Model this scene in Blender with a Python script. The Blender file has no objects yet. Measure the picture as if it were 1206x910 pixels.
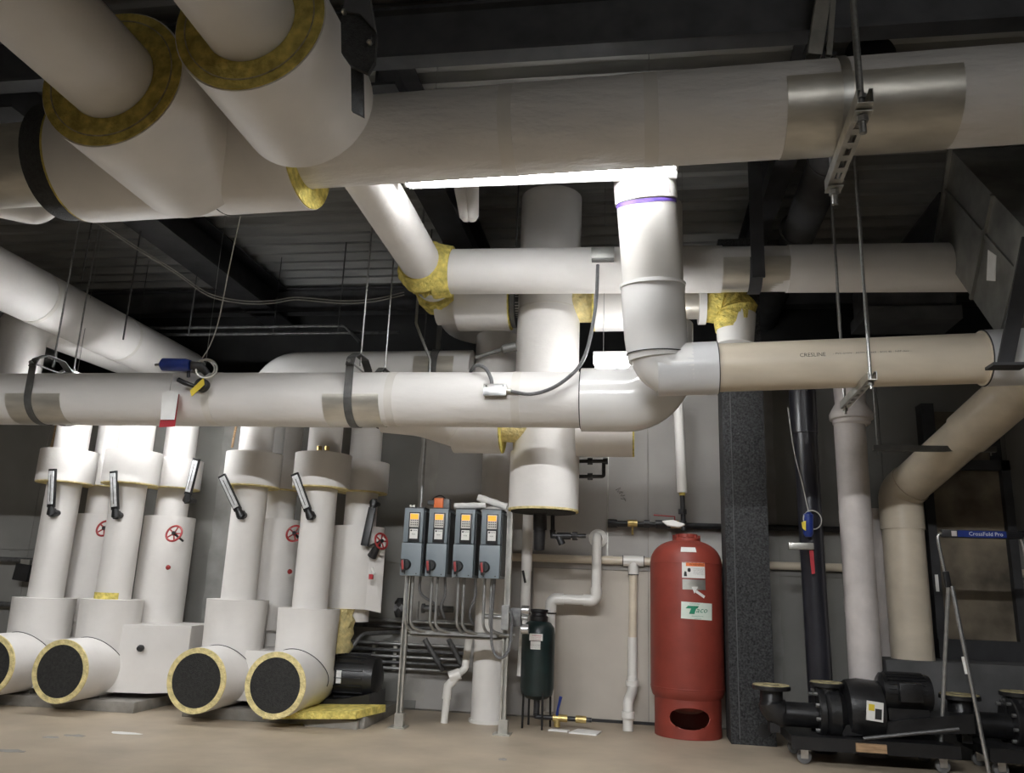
import bpy, bmesh, math, random
from math import sin, cos, pi, radians, sqrt, atan2
from mathutils import Vector, Matrix

random.seed(7)
SC = bpy.context.scene
COL = SC.collection
V = Vector

# ------------------------------------------------------------------ camera
F_PX, W_PX, H_PX = 950.0, 1206.0, 910.0
YAW, PITCH, ROLL, EYE = radians(9), radians(14), radians(2.2), 1.3
r0 = V((cos(YAW), sin(YAW), 0)); f0 = V((-sin(YAW), cos(YAW), 0)); zz = V((0, 0, 1))
cf = cos(PITCH) * f0 + sin(PITCH) * zz
u0 = cos(PITCH) * zz - sin(PITCH) * f0
cr = cos(ROLL) * r0 + sin(ROLL) * u0
cu = cos(ROLL) * u0 - sin(ROLL) * r0
CAM = V((0, 0, EYE))
cam = bpy.data.cameras.new('camera'); cam.sensor_fit = 'HORIZONTAL'; cam.sensor_width = 36
cam.lens = 36 * F_PX / W_PX; cam.clip_start = 0.05
co = bpy.data.objects.new('camera', cam); COL.objects.link(co)
M = Matrix((cr, cu, -cf)).transposed().to_4x4(); M.translation = CAM
co.matrix_world = M
SC.camera = co


def ray(x, y): return cf + (x - 603) / F_PX * cr - (y - 455) / F_PX * cu
def at(x, y, Y): d = ray(x, y); return CAM + d * (Y / d.y)          # survey point on a plane parallel to the wall
def atz(x, y, z): d = ray(x, y); return CAM + d * ((z - EYE) / d.z)
def atx(x, y, X): d = ray(x, y); return CAM + d * (X / d.x)

# ------------------------------------------------------------------ world, exposure
SC.view_settings.view_transform = 'Standard'; SC.view_settings.look = 'None'
SC.view_settings.gamma = 1; SC.view_settings.use_curve_mapping = False
SC.view_settings.exposure = 0.0
w = bpy.data.worlds.new('world'); SC.world = w; w.use_nodes = True
w.node_tree.nodes['Background'].inputs[0].default_value = (0.9, 0.95, 1, 1)
w.node_tree.nodes['Background'].inputs[1].default_value = 0.0
SC.cycles.use_light_tree = True
SC.cycles.max_bounces = 8; SC.cycles.diffuse_bounces = 5
SC.cycles.sample_clamp_indirect = 4

LAMP_FRONT, LAMP_NEAR, LAMP_HEAD, LAMP_BACK, LAMP_LEFT = 1430.0, 66.0, 95.0, 30.0, 115.0     # tube strengths: added floods, added strip near the camera, behind the header, behind the lower main

# ------------------------------------------------------------------ materials
BUMP_D = {'crinkled white jacket': .035}
def mat(name, col, rough=0.5, metal=0.0, var=0.06, scale=6.0, bump=0.0, bscale=40.0, dark=None, spec=None, stretch=None, emit=0):
    m = bpy.data.materials.new(name); m.use_nodes = True
    nt = m.node_tree; b = nt.nodes['Principled BSDF']
    b.inputs['Roughness'].default_value = rough; b.inputs['Metallic'].default_value = metal
    if spec is not None: b.inputs['Specular IOR Level'].default_value = spec
    tc = nt.nodes.new('ShaderNodeTexCoord'); src = tc.outputs['Object']
    if stretch:
        mp = nt.nodes.new('ShaderNodeMapping'); mp.inputs['Scale'].default_value = stretch
        nt.links.new(src, mp.inputs[0]); src = mp.outputs[0]
    n = nt.nodes.new('ShaderNodeTexNoise'); n.inputs['Scale'].default_value = scale; n.inputs['Detail'].default_value = 5
    nt.links.new(src, n.inputs['Vector'])
    r = nt.nodes.new('ShaderNodeValToRGB')
    lo = dark or tuple(c * (1 - var * 2) for c in col); hi = tuple(min(1, c * (1 + var)) for c in col)
    r.color_ramp.elements[0].position = 0.3; r.color_ramp.elements[1].position = 0.68
    r.color_ramp.elements[0].color = (*lo, 1); r.color_ramp.elements[1].color = (*hi, 1)
    nt.links.new(n.outputs['Fac'], r.inputs[0]); nt.links.new(r.outputs[0], b.inputs['Base Color'])
    if bump:
        n2 = nt.nodes.new('ShaderNodeTexNoise'); n2.inputs['Scale'].default_value = bscale; n2.inputs['Detail'].default_value = 4
        nt.links.new(src, n2.inputs['Vector'])
        bp = nt.nodes.new('ShaderNodeBump'); bp.inputs['Strength'].default_value = bump; bp.inputs['Distance'].default_value = BUMP_D.get(name, .02)
        nt.links.new(n2.outputs['Fac'], bp.inputs['Height']); nt.links.new(bp.outputs[0], b.inputs['Normal'])
    if emit:
        b.inputs['Emission Color'].default_value = (*col, 1); b.inputs['Emission Strength'].default_value = emit
    return m

def lamp_mat(name, s):
    m = bpy.data.materials.new(name); m.use_nodes = True; b = m.node_tree.nodes['Principled BSDF']
    b.inputs['Base Color'].default_value = (.9, .9, .9, 1)
    b.inputs['Emission Color'].default_value = (0.975, 0.985, 1.0, 1); b.inputs['Emission Strength'].default_value = s
    return m

JACK = mat('white insulation jacket', (.74, .715, .685), .55, 0, .03, 3, .25, 7, spec=.3)
JACKR = mat('crinkled white jacket', (.74, .715, .685), .40, 0, .03, 3, 1.0, 5, spec=.4, stretch=(.6, 1.6, 1.6))
JACKM = mat('faintly dimpled white jacket', (.74, .715, .685), .45, 0, .03, 3, .4, 5, spec=.4, stretch=(.6, 1.6, 1.6))
TRIM = mat('jacket lap tape', (.68, .65, .60), .45, 0, .03, 5)
SHINY = mat('white pvc fitting cover', (.76, .75, .73), .18, 0, .02, 3)
PVC = mat('cream pvc pipe', (.66, .58, .46), .28, 0, .06, 3, stretch=(.6, 2, 2))
PVCG = mat('pale grey pvc coupling', (.62, .62, .62), .3, 0, .03, 3)
PVCW = mat('white pvc', (.74, .72, .68), .3, 0, .03, 4)
CAST = mat('pale painted iron pipe', (.56, .52, .50), .55, 0, .08, 5, .1, 30)
GLASSW = mat('yellow fiberglass', (.72, .60, .17), .95, 0, .2, 18, .9, 45, spec=.1)
GLASSD = mat('old yellow fiberglass edge', (.62, .49, .13), .95, 0, .22, 14, .6, 60, spec=.1)
WOOLP = mat('pale yellow wool', (.80, .68, .34), .95, 0, .15, 16, .9, 40, spec=.1)
FOAM = mat('black foam facing', (.022, .022, .021), .75, 0, .3, 40, .5, 120)
GALV = mat('galvanised steel', (.52, .51, .47), .38, .85, .12, 9, .04, 30)
SHLD = mat('galvanised shield sheet', (.62, .59, .52), .36, .7, .10, 5, .05, 8, stretch=(.6, 1, 3))
STRAP = mat('grey hanger strap', (.13, .13, .125), .5, .5, .15, 10)
ROD = mat('threaded rod steel', (.34, .34, .33), .4, .8, .1, 40)
DKROD = mat('dull rod steel', (.12, .12, .12), .5, .6, .1, 40)
DECK = mat('galvanised deck sheet', (.40, .40, .385), .38, .45, .12, 4, .1, 14, stretch=(.3, 2, 2))
BEAM = mat('dark primed steel', (.030, .030, .032), .6, 0, .2, 5, .1, 30)
BEAMG = mat('grey dark steel', (.075, .075, .078), .6, .0, .15, 5)
FIREP = mat('speckled dark fireproofing', (.042, .043, .045), .85, 0, .45, 55, .6, 90)
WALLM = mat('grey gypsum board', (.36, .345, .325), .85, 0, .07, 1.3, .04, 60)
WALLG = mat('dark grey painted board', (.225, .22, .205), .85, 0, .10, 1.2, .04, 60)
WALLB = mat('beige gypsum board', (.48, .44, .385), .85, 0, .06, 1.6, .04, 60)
MUDD = mat('dark joint compound', (.265, .26, .245), .9, 0, .10, 5)
MUD = mat('joint compound', (.33, .315, .29), .9, 0, .10, 5)
DARKW = mat('dark upper wall', (.035, .035, .035), .9, 0, .2, 2)
FLOORM = mat('sealed concrete floor', (.42, .35, .262), .5, 0, .10, 1.7, .08, 12)
CONC = mat('concrete pad', (.26, .245, .22), .85, 0, .15, 6, .2, 40)
CURB = mat('dark grey curb paint', (.085, .085, .085), .8, 0, .15, 4)
RED = mat('oxide red tank paint', (.255, .042, .028), .48, 0, .08, 6, .05, 40)
REDH = mat('red handwheel enamel', (.33, .03, .03), .45, 0, .1, 20)
GREEN = mat('dark green tank', (.010, .022, .022), .35, 0, .2, 6)
VFD = mat('slate grey drive housing', (.19, .225, .25), .45, 0, .04, 4)
VFDD = mat('dark drive side', (.03, .032, .035), .5, 0, .1, 8)
BLK = mat('black plastic', (.012, .012, .013), .4, 0, .2, 10)
BLKI = mat('black iron pipe', (.028, .028, .030), .45, .2, .25, 14)
BLKP = mat('black pump enamel', (.014, .014, .015), .38, 0, .3, 10, .1, 40)
BLKV = mat('glossy black vertical pipe', (.022, .022, .028), .28, 0, .15, 6)
COND = mat('grey conduit', (.36, .36, .35), .38, .6, .1, 20)
CONDD = mat('dull dark conduit', (.13, .13, .13), .5, .5, .2, 20)
FLEX = mat('armoured flexible conduit', (.20, .20, .205), .4, .6, .1, 60, .6, 220)
WIRE = mat('pale cable', (.42, .41, .38), .5, 0, .05, 20)
ORANGE = mat('amber backlit display', (1.0, .42, .03), .4, 0, .02, 5, emit=.55)
ORNG = mat('orange plastic', (.75, .16, .03), .5, 0, .05, 8)
KEYS = mat('silver keypad', (.62, .60, .55), .4, .1, .04, 20)
PAPER = mat('white paper', (.80, .79, .76), .8, 0, .04, 8)
INK = mat('black print', (.02, .02, .02), .7, 0, .1, 10)
BLUE = mat('blue plastic', (.015, .035, .20), .35, 0, .1, 10)
YEL = mat('yellow tag', (.72, .55, .04), .5, 0, .05, 10)
TAGR = mat('red tag', (.40, .02, .03), .5, 0, .1, 10)
GRNP = mat('green print', (.01, .22, .12), .6, 0, .05, 10)
LGRN = mat('pale green label', (.72, .80, .72), .6, 0, .04, 5)
ORP = mat('orange print', (.85, .20, .05), .6, 0, .05, 10)
BRASS = mat('brass', (.60, .45, .18), .35, .8, .15, 20)
ALU = mat('bright aluminium tube', (.62, .62, .62), .25, .9, .05, 20)
WOOD = mat('raw wood', (.42, .27, .15), .7, 0, .2, 8, stretch=(1, 8, 8))
TANP = mat('stained tan panel', (.17, .14, .10), .8, 0, .4, 2.2)
RUST = mat('gasket yellow', (.42, .36, .20), .7, 0, .25, 20)
PURP = mat('purple primer', (.16, .10, .42), .5, 0, .2, 10)
DUCT = mat('sheet metal duct', (.33, .33, .31), .42, .75, .2, 3, .05, 6)
RUBW = mat('grey caster wheel', (.16, .16, .16), .6, 0, .1, 10)
GLS = mat('thermometer glass', (.74, .75, .76), .15, 0, .1, 30)
TUBEF = lamp_mat('added flood tube', LAMP_FRONT)
TUBEC = lamp_mat('added strip tube', LAMP_NEAR)
TUBEH = lamp_mat('lit tube header', LAMP_HEAD)
TUBEL = lamp_mat('lit tube left', LAMP_LEFT)
TUBEB = lamp_mat('lit tube back', LAMP_BACK)
LAMPW = mat('white lamp housing', (.75, .75, .74), .4, 0, .02, 5)

# ------------------------------------------------------------------ geometry helpers
def frame(d):
    d = d.normalized(); a = V((0, 0, 1)) if abs(d.z) < .9 else V((1, 0, 0))
    s = a.cross(d).normalized(); return s, d.cross(s)

class MB:
    def __init__(s): s.v = []; s.f = []
    def add(s, vs, fs):
        o = len(s.v); s.v += [V(p) for p in vs]; s.f += [tuple(i + o for i in f) for f in fs]; return s
    def box(s, c, d, R=None, bev=0):
        c = V(c); hx, hy, hz = d[0] / 2, d[1] / 2, d[2] / 2
        if bev:
            bm = bmesh.new(); bmesh.ops.create_cube(bm, size=1)
            for p in bm.verts: p.co = V((p.co.x * d[0], p.co.y * d[1], p.co.z * d[2]))
            bmesh.ops.bevel(bm, geom=bm.edges[:], offset=bev, segments=2, affect='EDGES', profile=.6)
            bm.verts.index_update()
            vs = [p.co.copy() for p in bm.verts]; fs = [[p.index for p in f.verts] for f in bm.faces]; bm.free()
        else:
            vs = [V((x, y, z)) for x in (-hx, hx) for y in (-hy, hy) for z in (-hz, hz)]
            fs = [(0, 1, 3, 2), (4, 6, 7, 5), (0, 4, 5, 1), (2, 3, 7, 6), (0, 2, 6, 4), (1, 5, 7, 3)]
        if R is not None: vs = [R @ p for p in vs]
        return s.add([c + p for p in vs], fs)
    def bx(s, x0, x1, y0, y1, z0, z1, bev=0):
        return s.box(((x0 + x1) / 2, (y0 + y1) / 2, (z0 + z1) / 2), (abs(x1 - x0), abs(y1 - y0), abs(z1 - z0)), None, bev)
    def tube(s, pts, r, n=20, cap=True, jit=0, closed=False):
        pts = [V(p) for p in pts]; N = len(pts); rr = r if isinstance(r, (list, tuple)) else [r] * N
        vs = []; fs = []
        def tang(i):
            if closed: return (pts[(i + 1) % N] - pts[i - 1]).normalized()
            if i == 0: return (pts[1] - pts[0]).normalized()
            if i == N - 1: return (pts[-1] - pts[-2]).normalized()
            a = (pts[i] - pts[i - 1]); b = (pts[i + 1] - pts[i])
            if a.length < 1e-7: return b.normalized()
            if b.length < 1e-7: return a.normalized()
            return (a.normalized() + b.normalized()).normalized()
        t = tang(0); a, b = frame(t)
        for i in range(N):
            t2 = tang(i); q = t.rotation_difference(t2); a = q @ a; b = q @ b; t = t2
            for k in range(n):
                an = 2 * pi * k / n; rad = rr[i] * (1 + (random.uniform(-jit, jit) if jit else 0))
                vs.append(pts[i] + a * cos(an) * rad + b * sin(an) * rad)
        for i in range(N - 1 if not closed else N):
            j = (i + 1) % N
            for k in range(n):
                k2 = (k + 1) % n; fs.append((i * n + k, i * n + k2, j * n + k2, j * n + k))
        if cap and not closed:
            fs.append(tuple(range(n - 1, -1, -1))); fs.append(tuple((N - 1) * n + k for k in range(n)))
        return s.add(vs, fs)
    def cyl(s, p0, p1, r, r1=None, n=24): return s.tube([p0, p1], [r, r if r1 is None else r1], n)
    def lathe(s, prof, base=(0, 0, 0), axis=(0, 0, 1), n=32):
        # prof: list of (radius, height)
        ax = V(axis).normalized(); a, b = frame(ax); base = V(base); vs = []; fs = []
        for r, h in prof:
            for k in range(n):
                an = 2 * pi * k / n; vs.append(base + ax * h + (a * cos(an) + b * sin(an)) * max(r, 1e-4))
        for i in range(len(prof) - 1):
            for k in range(n):
                k2 = (k + 1) % n; fs.append((i * n + k, i * n + k2, (i + 1) * n + k2, (i + 1) * n + k))
        if prof[0][0] > .002 and prof[0] != prof[-1]: fs.append(tuple(range(n - 1, -1, -1)))
        if prof[-1][0] > .002 and prof[0] != prof[-1]: fs.append(tuple((len(prof) - 1) * n + k for k in range(n)))
        return s.add(vs, fs)
    def ring(s, c, axis, ri, ro, th, n=36):
        return s.lathe([(ri, 0), (ro, 0), (ro, th), (ri, th), (ri, 0)], c, axis, n)
    def shell(s, c0, axis, L, r, th, a0, a1, up=(0, 0, 1), n=24):
        # an open curved sheet: part of a cylinder wall, angles from 'up' around the axis
        ax = V(axis).normalized(); u = V(up); u = (u - ax * u.dot(ax)).normalized(); w_ = ax.cross(u); c0 = V(c0); vs = []; fs = []
        for i in range(n + 1):
            an = a0 + (a1 - a0) * i / n; d = u * cos(an) + w_ * sin(an)
            vs += [c0 + d * r, c0 + d * (r + th), c0 + ax * L + d * (r + th), c0 + ax * L + d * r]
        for i in range(n):
            o = 4 * i
            for k in range(4):
                k2 = (k + 1) % 4; fs.append((o + k, o + k2, o + 4 + k2, o + 4 + k))
        fs.append((3, 2, 1, 0)); o = 4 * n; fs.append((o, o + 1, o + 2, o + 3))
        return s.add(vs, fs)
    def prism(s, poly, ext):
        n = len(poly); e = V(ext); vs = [V(p) for p in poly] + [V(p) + e for p in poly]
        fs = [tuple(range(n - 1, -1, -1)), tuple(range(n, 2 * n))] + [(i, (i + 1) % n, n + (i + 1) % n, n + i) for i in range(n)]
        return s.add(vs, fs)
    def torus(s, c, axis, R, r, n=28, m=10):
        a, b = frame(V(axis)); c = V(c)
        return s.tube([c + a * R * cos(2 * pi * i / n) + b * R * sin(2 * pi * i / n) for i in range(n)], r, m, closed=True)

def fil(pts, rad, n=7):
    pts = [V(p) for p in pts]; out = [pts[0]]
    for i in range(1, len(pts) - 1):
        p, q, t = pts[i - 1], pts[i], pts[i + 1]
        a = (p - q).normalized(); b = (t - q).normalized(); ang = a.angle(b)
        d = min(rad / math.tan(ang / 2), (p - q).length * .49, (t - q).length * .49); R = d * math.tan(ang / 2)
        c = q + (a + b).normalized() * (R / sin(ang / 2)); s0 = q + a * d - c; s1 = q + b * d - c
        if s0.length < 1e-6: out.append(q); continue
        om = s0.angle(s1)
        if om < 1e-4: out.append(q); continue
        for k in range(n + 1): t_ = k / n; out.append(c + s0 * (sin((1 - t_) * om) / sin(om)) + s1 * (sin(t_ * om) / sin(om)))
    out.append(pts[-1]); return out

def smoothpath(pts, n=8):
    pts = [V(p) for p in pts]; out = []
    P = [pts[0] * 2 - pts[1]] + pts + [pts[-1] * 2 - pts[-2]]
    for i in range(1, len(P) - 2):
        for k in range(n):
            t = k / n; a, b, c, d = P[i - 1], P[i], P[i + 1], P[i + 2]
            out.append(.5 * ((2 * b) + (c - a) * t + (2 * a - 5 * b + 4 * c - d) * t * t + (3 * b - a - 3 * c + d) * t ** 3))
    out.append(pts[-1]); return out

def wpos(o):
    p = V((0, 0, 0))
    while o: p += o.location; o = o.parent
    return p

def obj(name, mb, m, parent=None, sharp=38):
    me = bpy.data.meshes.new(name)
    if parent: org = wpos(parent)
    else:
        xs = [p.x for p in mb.v]; ys = [p.y for p in mb.v]; zs = [p.z for p in mb.v]
        org = V(((min(xs) + max(xs)) / 2, (min(ys) + max(ys)) / 2, min(zs)))
    me.from_pydata([tuple(p - org) for p in mb.v], [], mb.f)
    bm = bmesh.new(); bm.from_mesh(me); bmesh.ops.recalc_face_normals(bm, faces=bm.faces[:]); bm.to_mesh(me); bm.free()
    me.polygons.foreach_set('use_smooth', [True] * len(me.polygons)); me.set_sharp_from_angle(angle=radians(sharp))
    me.materials.append(m); o = bpy.data.objects.new(name, me); COL.objects.link(o)
    if parent: o.parent = parent
    else: o.location = org
    return o

def tag(o, label, cat, group=None):
    o['label'] = label; o['category'] = cat
    if group: o['group'] = group
    return o

def thing(name, label, cat, loc, group=None):
    o = bpy.data.objects.new(name, None); COL.objects.link(o); o.location = V(loc); o.empty_display_size = .1
    return tag(o, label, cat, group)

def struct(name, mb, m, parent=None):
    o = obj(name, mb, m, parent)
    if not parent: o['kind'] = 'structure'
    return o

def dup(root, loc, label, group=None):
    r = root.copy(); COL.objects.link(r); r.location = V(loc); r['label'] = label
    if group: r['group'] = group
    for ch in list(root.children):
        c = ch.copy(); COL.objects.link(c); c.parent = r
        for g in list(ch.children):
            d = g.copy(); COL.objects.link(d); d.parent = c
    return r

def text(name, s, size, warp, m, parent, align='CENTER', shear=0, wid=1.0):
    # flat lettering laid on a surface: warp maps (x, y) of the text plane to a world point
    cu_ = bpy.data.curves.new('tmp', 'FONT'); cu_.body = s; cu_.size = size; cu_.align_x = align; cu_.align_y = 'CENTER'; cu_.shear = shear; cu_.resolution_u = 2
    o = bpy.data.objects.new('tmp', cu_); COL.objects.link(o)
    bpy.context.view_layer.update()
    me = o.evaluated_get(bpy.context.evaluated_depsgraph_get()).to_mesh()
    mb = MB(); mb.add([warp(v.co.x * wid, v.co.y) for v in me.vertices], [tuple(p.vertices) for p in me.polygons])
    bpy.data.objects.remove(o); bpy.data.curves.remove(cu_)
    return obj(name, mb, m, parent)

def flat(c, off=.002):   # plane facing -Y, text on it
    c = V(c); return lambda x, y: c + V((x, -off, y))

# ================================================================== SETTING
YW = 8.9; ZD = 5.4
m_ = MB().bx(-9, 5.5, -4, 11.2, -.12, 0); struct('floor', m_, FLOORM)
# floor marks: worn pale patches, thin flakes of old coating
wb = struct('wall_back', MB().bx(-9, 5.5, YW + .03, 11.2, 0, 3.70), CONC)
xs = [-9, -8.42, -7.2, -5.98, -4.76, -3.54, -2.32, -1.10, .13, 1.34, 2.56, 3.78, 5.0, 5.5]
for i in range(len(xs) - 1):
    for (z0, z1) in ((0.02, 1.52), (1.525, 3.68)):
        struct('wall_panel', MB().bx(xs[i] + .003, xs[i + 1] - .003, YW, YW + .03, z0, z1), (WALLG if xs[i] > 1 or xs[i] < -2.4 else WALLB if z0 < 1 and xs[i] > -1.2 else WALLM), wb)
rs = random.Random(3)
for i, x in enumerate((-6.0, -4.78, -2.34, -1.55, 1.36)):
    pts = []
    n = 26
    L = [(x - .10 + rs.uniform(-.012, .01), .1 + 3.4 * k / n) for k in range(n + 1)]
    R_ = [(x + .11 + rs.uniform(-.01, .014), .1 + 3.4 * k / n) for k in range(n + 1)]
    mb = MB()
    for k in range(n):
        a, b, c, d = L[k], R_[k], R_[k + 1], L[k + 1]
        mb.add([(a[0], YW - .0015, a[1]), (b[0], YW - .0015, b[1]), (c[0], YW - .0015, c[1]), (d[0], YW - .0015, d[1])], [(0, 1, 2, 3)])
    struct('joint_compound', mb, MUDD if x < -2.4 or x > 1 else MUD, wb)
struct('wall_upper', MB().bx(-9, 5.5, 11.0, 11.2, 3.70, ZD), DARKW)
struct('wall_left', MB().bx(-9.15, -9, -4, 11.2, 0, ZD + .2), WALLM)
struct('wall_right', MB().bx(5.5, 5.65, -4, 11.2, 0, ZD + .2), DARKW)
struct('wall_front', MB().bx(-9, 5.5, -4.15, -4, 0, ZD + .2), WALLM)
struct('wall_gap_dark', MB().bx(-.95, .75, YW - .012, YW, 0.0, .03), BLK)  # black strip: darkness of the gap under the boards put into colour
# corrugated deck, flutes along X
mb = MB(); y = -4.0; p = []
while y < 11.2:
    p += [(y, ZD), (y + .06, ZD), (y + .09, ZD + .085), (y + .25, ZD + .085)]; y += .28
prof = [(a, b) for a, b in p]
vs = []; fs = []
for a, b in prof: vs += [(-9, a, b), (5.5, a, b)]
for i in range(len(prof) - 1): fs.append((2 * i, 2 * i + 1, 2 * i + 3, 2 * i + 2))
mb.add(vs, fs)
ceil = struct('ceiling', mb, DECK)
struct('deck_backing', MB().bx(-9, 5.5, -4, 11.2, ZD + .10, ZD + .2), DARKW, ceil)

# steel framing
def ibeam(name, p0, p1, depth, wid, m, label, group=None, parent=None):
    p0, p1 = V(p0), V(p1); d = (p1 - p0).normalized(); side = V((0, 0, 1)).cross(d).normalized(); mid = (p0 + p1) / 2; L = (p1 - p0).length
    R = Matrix((d, side, V((0, 0, 1)))).transposed()
    t = thing(name, label, 'beam', p0, group)
    obj('flange', MB().box(mid + V((0, 0, .012)), (L, wid, .024), R), m, t)
    obj('flange', MB().box(mid + V((0, 0, depth - .012)), (L, wid, .024), R), m, t)
    obj('web', MB().box(mid + V((0, 0, depth / 2)), (L, .02, depth - .046), R), m, t)
    return t
gb = 'dark beams carrying the deck'
ibeam('steel_beam', (-8.9, 4.94, 4.98), (5.4, 4.94, 4.98), .42, .15, BEAMG, 'dark grey steel beam running just above the big header pipe')
ibeam('steel_beam', (-5.2, 5.1, 4.92), (-5.2, 10.9, 4.92), .46, .42, BEAM, 'wide black beam running to the back wall above the blue-handled valve')
ibeam('steel_beam', (-1.93, 5.1, 4.92), (-1.93, 10.9, 4.92), .46, .30, BEAM, 'black beam running to the back above the elbow wrapped in yellow')
ibeam('steel_beam', (1.28, 5.1, 4.95), (1.28, 10.9, 4.95), .44, .18, BEAM, 'narrow black beam left of the round dark duct at right')
ibeam('steel_beam', (3.0, 7.5, 4.6), (3.0, 10.9, 4.6), .5, .3, BEAM, 'black beam in the gloom behind the sloping metal duct')
ibeam('steel_beam', (-8.9, 10.45, 5.02), (5.4, 10.45, 5.02), .36, .2, BEAMG, 'far grey girder across the back under the deck end')

# round dark duct
t = thing('round_duct', 'dark round duct running back under the deck right of centre', 'duct', (1.66, 5.2, 4.83))
obj('duct_body', MB().cyl((1.62, 5.2, 5.0), (1.74, 10.9, 5.0), .17, n=28), BEAMG, t)
for yy in (6.6, 8.0, 9.4): obj('duct_seam', MB().ring((1.65, yy, 5.0), (0, 1, 0), .168, .182, .04), BEAMG, t)

# ================================================================== LAMPS
def strip(name, x0, x1, Y, zb, m, label, tilt=0, skirt=0, hang=True, lens=False):
    t = thing(name, label, 'lamp', ((x0 + x1) / 2, Y, zb), 'fluorescent strip lights')
    d = V((x1 - x0, 0, tilt)).normalized(); R = Matrix((d, V((0, 1, 0)), d.cross(V((0, 1, 0))))).transposed(); c = V(((x0 + x1) / 2, Y, zb)); L = x1 - x0
    obj('housing', MB().box(c + V((0, 0, .085)), (L, .12, .05), R, .008), LAMPW, t)
    if skirt:
        for s in (-1, 1):
            obj('reflector', MB().prism([c + V((-L / 2, s * .06, .075)), c + V((-L / 2, s * .16, -skirt)), c + V((-L / 2, s * .164, -skirt)), c + V((-L / 2, s * .064, .079))], (L, 0, 0)), LAMPW, t)
    for s in (-1, 1):
        obj('end_cap', MB().box(c + d * (s * (L / 2 - .01)) + V((0, 0, .045)), (.02, .11, .07), R, .004), LAMPW, t)
        if not lens: obj('tube', MB().cyl(c - d * (L / 2 - .03) + V((0, s * .032, .022)), c + d * (L / 2 - .03) + V((0, s * .032, .022)), .016, n=10), m, t)
    if lens: obj('wrap_lens', MB().box(c + V((0, 0, -.02)), (L - .04, .19, .13), R, .03), m, t)
    if hang:
        for s in (-.4, .4):
            p = c + d * (L * s) + V((0, 0, .1)); obj('hanger_wire', MB().cyl(p, V((p.x, p.y, ZD)), .003, n=6), ROD, t)
    return t
strip('strip_light', -1.74, .30, 5.36, 4.245, TUBEH, 'bright strip light glowing under the big header pipe', tilt=.05, skirt=-.034)
strip('strip_light', -6.0, -4.2, 7.44, 3.13, TUBEL, 'strip light behind the lower main at the far left', skirt=.0)
strip('strip_light', -.38, .52, 7.04, 3.28, TUBEB, 'short bright lens light beside the air separator right flank', lens=True)
def washer(x, Y, z, L, label):
    # added unseen flood lamp: one bright tube deep between black baffles, aimed at the plant along the back wall
    t = thing('added_flood_lamp', label, 'lamp', (x, Y, z), 'added linear flood lamps')
    a, b = x - L / 2, x + L / 2
    obj('tube', MB().cyl((a, Y, z), (b, Y, z), .018, n=10), TUBEF, t)
    obj('baffle', MB().prism([(a, Y - .06, z + .03), (a, Y + .55, z - .150), (a, Y + .55, z - .140), (a, Y - .06, z + .04)], (L, 0, 0)), BLK, t)
    obj('baffle', MB().prism([(a, Y - .06, z - .05), (a, Y + .16, z - .19), (a, Y + .16, z - .20), (a, Y - .06, z - .06)], (L, 0, 0)), BLK, t)
    obj('back', MB().bx(a, b, Y - .07, Y - .06, z - .06, z + .04), BLK, t)
    for xx in (a, b): obj('end_plate', MB().prism([(xx, Y - .07, z - .06), (xx, Y + .16, z - .2), (xx, Y + .55, z - .13), (xx, Y - .06, z + .04)], (.006, 0, 0)), BLK, t)
    for xx in (a + .3, b - .3): obj('rod', MB().cyl((xx, Y, z + .02), (xx, Y, ZD), .008, n=8), ROD, t)
washer(-3.9, -1.0, 4.85, 2.4, 'left added flood lamp overhead behind the camera')
washer(-.7, -1.0, 4.85, 2.4, 'right added flood lamp overhead behind the camera')
strip('strip_light', 1.0, 3.4, .3, 4.5, TUBEC, 'added strip light overhead near the camera')  # unseen strip added to brighten the right half of the header

# ================================================================== BIG HEADER AND ITS BRANCHES
def hz(x): return 4.385 + .025 * (x - .3)
HX0, HX1 = -6.9, 5.3
hd = thing('header_pipe', 'huge white insulated header pipe crossing the whole top of the room', 'pipe', (0, 4.9, 4.0))
ax = V((1, 0, .025)).normalized()
def HP(x): return V((x, 4.9, hz(x)))
obj('jacket', MB().tube([HP(HX0 + (HX1 - HX0) * i / 40) for i in range(41)], .305, 48), JACKR, hd)
for x in (-.9, .05, 3.6): obj('lap_tape', MB().ring(HP(x), ax, .304, .3075, .09, 48), TRIM, hd)
obj('fitting_cover', MB().cyl(HP(-4.07), HP(-2.33), .455, n=56), JACK, hd)
obj('cover_seam', MB().ring(HP(-2.98), ax, .4545, .4575, .008, 56), INK, hd)
obj('fiberglass_end', MB().ring(HP(-2.35), ax, .308, .450, .03, 48), GLASSW, hd)
obj('fiberglass_end', MB().ring(HP(-4.09), ax, .308, .450, .03, 48), GLASSD, hd)
obj('black_band', MB().ring(HP(-4.27), ax, .30, .43, .17, 48), FOAM, hd)
obj('shield', MB().shell(HP(-5.5), ax, 1.21, .306, .004, radians(-125), radians(235)), SHLD, hd)
obj('shield', MB().shell(HP(.93), ax, 1.03, .307, .004, radians(80), radians(205), n=30), SHLD, hd)
obj('shield_band', MB().shell(HP(1.26), ax, .06, .311, .003, radians(20), radians(200), n=30), GALV, hd)

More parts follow.
